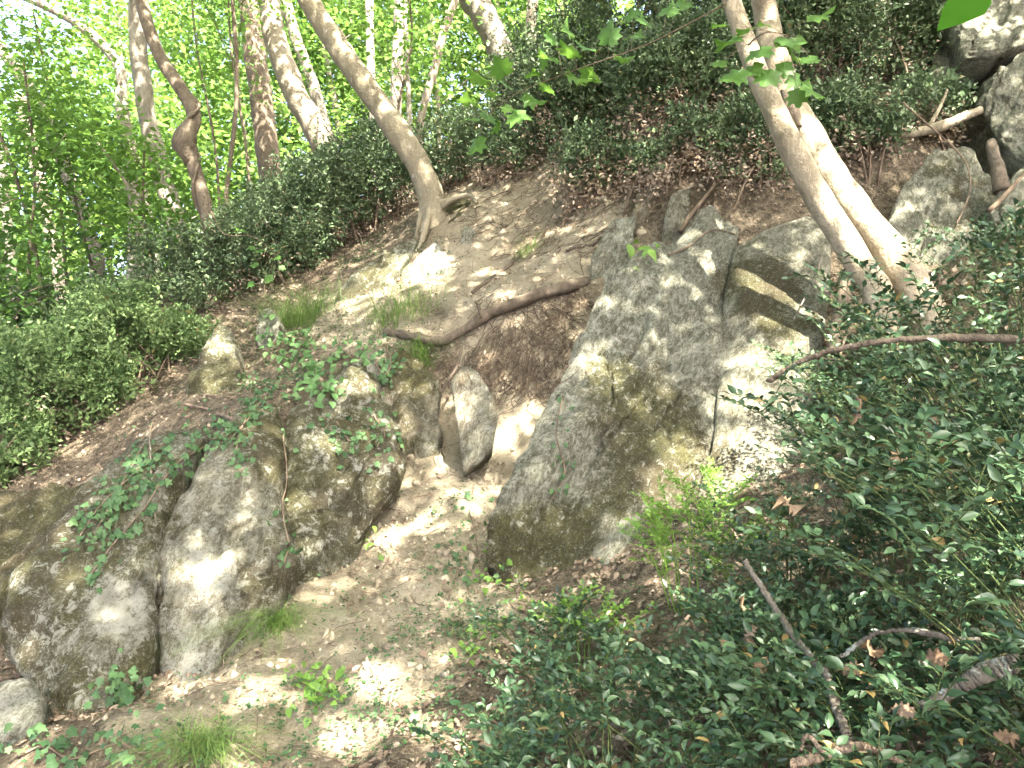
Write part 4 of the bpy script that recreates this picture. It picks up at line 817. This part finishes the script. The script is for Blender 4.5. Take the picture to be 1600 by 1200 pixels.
# ------------------------------------------------------------------ dry oak leaves caught in the broom and lying in front
LEAF_K = T_outline(OAK, .22, 8); oakms = [make_mesh('oak_leaf', T_outline(OAK, c, s)[0] * [1.15, 1, 1], T_outline(OAK, c, s)[1], {'rnd': np.full(len(LEAF_K[0]), v)}, M['oakdead']) for c, s, v in ((.5, 1, .2), (-.7, 2, .55), (.8, 3, .95), (-.45, 4, .4))]
for k, (lb, px, py, d, s) in enumerate((
  ('dry oak leaf on the broom just below the curved branch', 1340, 643, 2.12, .085), ('dry oak leaf hung in the dark broom right of the first one', 1457, 672, 2.15, .085), ('tan oak leaf on the broom below the gap to the lit slab', 1232, 790, 2.35, .075),
  ('curled oak leaf on the broom at the middle of the shrub', 1390, 737, 2.0, .06), ('shrivelled brown leaf in the glossy broom sprays', 1405, 715, 2.0, .06), ('sunlit oak leaf lying beside the lichened stick', 1364, 1015, 1.9, .075), ('oak leaf next to the sunlit one by the stick', 1335, 1045, 1.88, .06),
  ('flat oak leaf in the shade left of the lichened stick', 1190, 1040, 2.15, .065), ('oak leaf among the low broom left of the stick', 1135, 1010, 2.25, .06), ('brown curled leaf hanging beside the fresh shoots', 1160, 945, 2.4, .06), ('brown oak leaf standing in the low broom', 1172, 990, 2.25, .06),
  ('dry leaf at the right edge in the dark broom', 1500, 860, 1.8, .05), ('oak leaf in the hollow right of the sunlit leaf', 1460, 1030, 1.75, .07), ('brown leaf hanging at the lower right corner', 1572, 1150, 1.45, .05), ('narrow dry leaf dangling over the lower right broom', 1412, 1110, 1.6, .05),
  ('tan leaf low on the broom under the right edge branch', 1480, 745, 2.1, .05))):
    rg = np.random.default_rng(k + 11); o = link('oak_leaf', oakms[k % 4]); P = unproj(px, py, d); D = norm(np.array([[rg.normal(0, 1), -.2, rg.normal(0, .5)]])); N = norm(np.array([[rg.normal(0, .7), -.4 + rg.normal(0, .4), .8]])); X, Y, Z = frames(D, N)
    mm = np.eye(4); mm[:3, 0], mm[:3, 1], mm[:3, 2], mm[:3, 3] = X[0] * s, Y[0] * s, Z[0] * s, P - Y[0] * s * .5; o.matrix_world = Matrix(mm.tolist()); tag(o, lb, 'leaf', 'dry oak leaves in the broom')

# ------------------------------------------------------------------ litter, twigs, crumbs of soil, hanging roots, ground cover: nobody could count them
def surface_points(n, seed, dens, lo=(-5.5, 1.6), hi=(5.2, 12)):
    rg = np.random.default_rng(seed); x, y = rg.uniform(lo[0], hi[0], n), rg.uniform(lo[1], hi[1], n); z = H(x, y); e = .03
    nr = norm(np.column_stack([-(H(x + e, y) - z) / e, -(H(x, y + e) - z) / e, np.ones(n)])); P = np.column_stack([x, y, z]); k = rg.random(n) < dens(P, nr); return P[k], nr[k], rg
P, nr, rg = surface_points(95000, 21, lambda P, n: np.clip(.56 + .5 * fbm(P * 1.7, 2, 8) - .50 * bareness(P), .06, 1) * np.clip(n[:, 2] * 2 - .45, .12, 1))
n = len(P); g = Geo(); D = rdir(n, -.25, .25, rg); D = norm(D - nr * (D * nr).sum(1)[:, None] + nr * rg.normal(0, .16, (n, 1))); N = norm(nr + rg.normal(0, .33, (n, 3))); Pl = P + nr * rg.uniform(.003, .028, (n, 1)); S = rg.uniform(.014, .058, n) * np.where(P[:, 1] > 5.5, .8, 1)
k = (S > .038) & (P[:, 1] < 6); near = P[:, 1] < 7
add_leaves(g, LEAF_K, Pl[k & near], D[k & near], N[k & near], S[k & near]); add_leaves(g, T_lite(.3, .16, .25), Pl[~k & near], D[~k & near], N[~k & near], S[~k & near] * .85); add_leaves(g, T_diamond(.33), Pl[~near], D[~near], N[~near], S[~near] * 1.0)
tag(g.build('leaf_litter', M['dead']), 'brown fallen leaves strewn over the slope', 'leaf litter', kind='stuff')
P, nr, rg = surface_points(5600, 22, lambda P, n: np.clip(.75 + .5 * fbm(P * 1.3, 2, 12) - .2 * bareness(P), 0, 1)); g = Geo()
for p, nn in zip(P, nr):
    d = rdir(1, -.2, .2, rg)[0]; d = norm(d - nn * (d @ nn)); L = rg.uniform(.05, .26); r = rg.uniform(.0014, .0042)
    V, q = tube_arrays(smooth_path([p - d * L / 2, p + nn * rg.uniform(.005, .03) + rg.normal(0, .015, 3), p + d * L / 2 + nn * rg.uniform(0, .03)], 5), np.linspace(r, r * .6, 5), 3, cap=False); g.add(V, q, rg.random())
tag(g.build('twig_litter', M['twig']), 'thin dry twigs scattered on the slope', 'twigs', kind='stuff')
P, nr, rg = surface_points(42000, 23, lambda P, n: np.clip(.15 + .9 * bareness(P), 0, 1)); g = Geo()
ico = np.array([[1, 0, 0], [-1, 0, 0], [0, 1, 0], [0, -1, 0], [0, 0, 1], [0, 0, -1]]) * 1.0; ft = np.array([[0, 2, 4], [2, 1, 4], [1, 3, 4], [3, 0, 4], [2, 0, 5], [1, 2, 5], [3, 1, 5], [0, 3, 5]])
s = rg.gamma(1.4, .0070, len(P)); V = P[:, None] + ico[None] * rg.uniform(.5, 1.3, (len(P), 6, 1)) * s[:, None, None] + rg.normal(0, .25, (len(P), 6, 3)) * s[:, None, None]; g.add(V.reshape(-1, 3), [(ft[None] + (np.arange(len(P)) * 6)[:, None, None]).reshape(-1, 3)], np.repeat(rg.random(len(P)), 6))
tag(g.build('soil_crumbs', M['crumb'], smooth=False), 'crumbs of earth and grit on the bare slope', 'soil crumbs', kind='stuff')
def wd(P, n):
    px, py, d = project(P); m = np.zeros(len(P))
    for cx, cy_, rx, ry in ((740, 980, 170, 90), (560, 1130, 240, 90), (150, 1180, 150, 40), (520, 530, 120, 50), (450, 580, 120, 60), (600, 395, 90, 40), (690, 880, 60, 90), (900, 1000, 120, 80), (1100, 830, 80, 60)): m = np.maximum(m, np.exp(-(((px - cx) / rx) ** 2 + ((py - cy_) / ry) ** 2)))
    return np.clip(m * (.8 + .9 * fbm(P * 3, 2, 15)), 0, 1)
P, nr, rg = surface_points(26000, 24, wd, (-4, 1.8), (3, 9.5)); n = len(P); g = Geo(); per = 4; c = np.repeat(P, per, 0)
D = rdir(n * per, -.1, .7, rg); add_leaves(g, T_lite(.34, .08, .15), c + np.repeat(nr, per, 0) * rg.uniform(.004, .04, (n * per, 1)) + rg.normal(0, .012, (n * per, 3)), D, norm(np.array([0, 0, 1]) + rg.normal(0, .4, (n * per, 3))), rg.uniform(.012, .030, n * per))
tag(g.build('ground_cover', M['ivy']), 'small green seedlings sprinkled over the litter', 'seedlings', kind='stuff')
# fine roots hanging from the bank below the dead branch, and dry grass hair of the upper bank
rg = np.random.default_rng(91); g = Geo()
def hang(n, x0, x1, y0, y1, L0, L1, out=.03, side=.15):
    for i in range(n):
        px, py = rg.uniform(x0, x1), rg.uniform(y0, y1); h = hit(px, py)
        if h is None: continue
        p = h[0] + h[1] * rg.uniform(0, .03); L = rg.uniform(L0, L1); s = rg.normal(0, side); a = p; pts = [p - h[1] * .04 + [0, 0, .03]]
        for k in range(1, 5):
            q = np.array([a[0] + s * L * k / 4 + rg.normal(0, .03), a[1], a[2] - L * k / 4 + rg.normal(0, .02)]); q[1] -= out * k / 4 + rg.normal(0, .012); gz = H(q[0], q[1])[0]
            if q[2] < gz + .01:
                q[1] -= .05; q[2] = max(q[2], H(q[0], q[1])[0] + .012)
            pts.append(q)
        r = rg.uniform(.0018, .0060); V, qq = tube_arrays(smooth_path(pts, 9), np.linspace(r, r * .5, 9), 3, cap=False); g.add(V, qq, rg.random())
hang(420, 755, 908, 455, 600, .12, .5, .05, .55); hang(90, 690, 780, 540, 600, .08, .25); hang(260, 950, 1180, 235, 320, .1, .35, .03, .5); hang(420, 720, 960, 205, 400, .1, .35, .02, .6)
tag(g.build('hanging_roots', M['root']), 'tangle of fine roots hanging from the eroded bank', 'roots', kind='stuff')
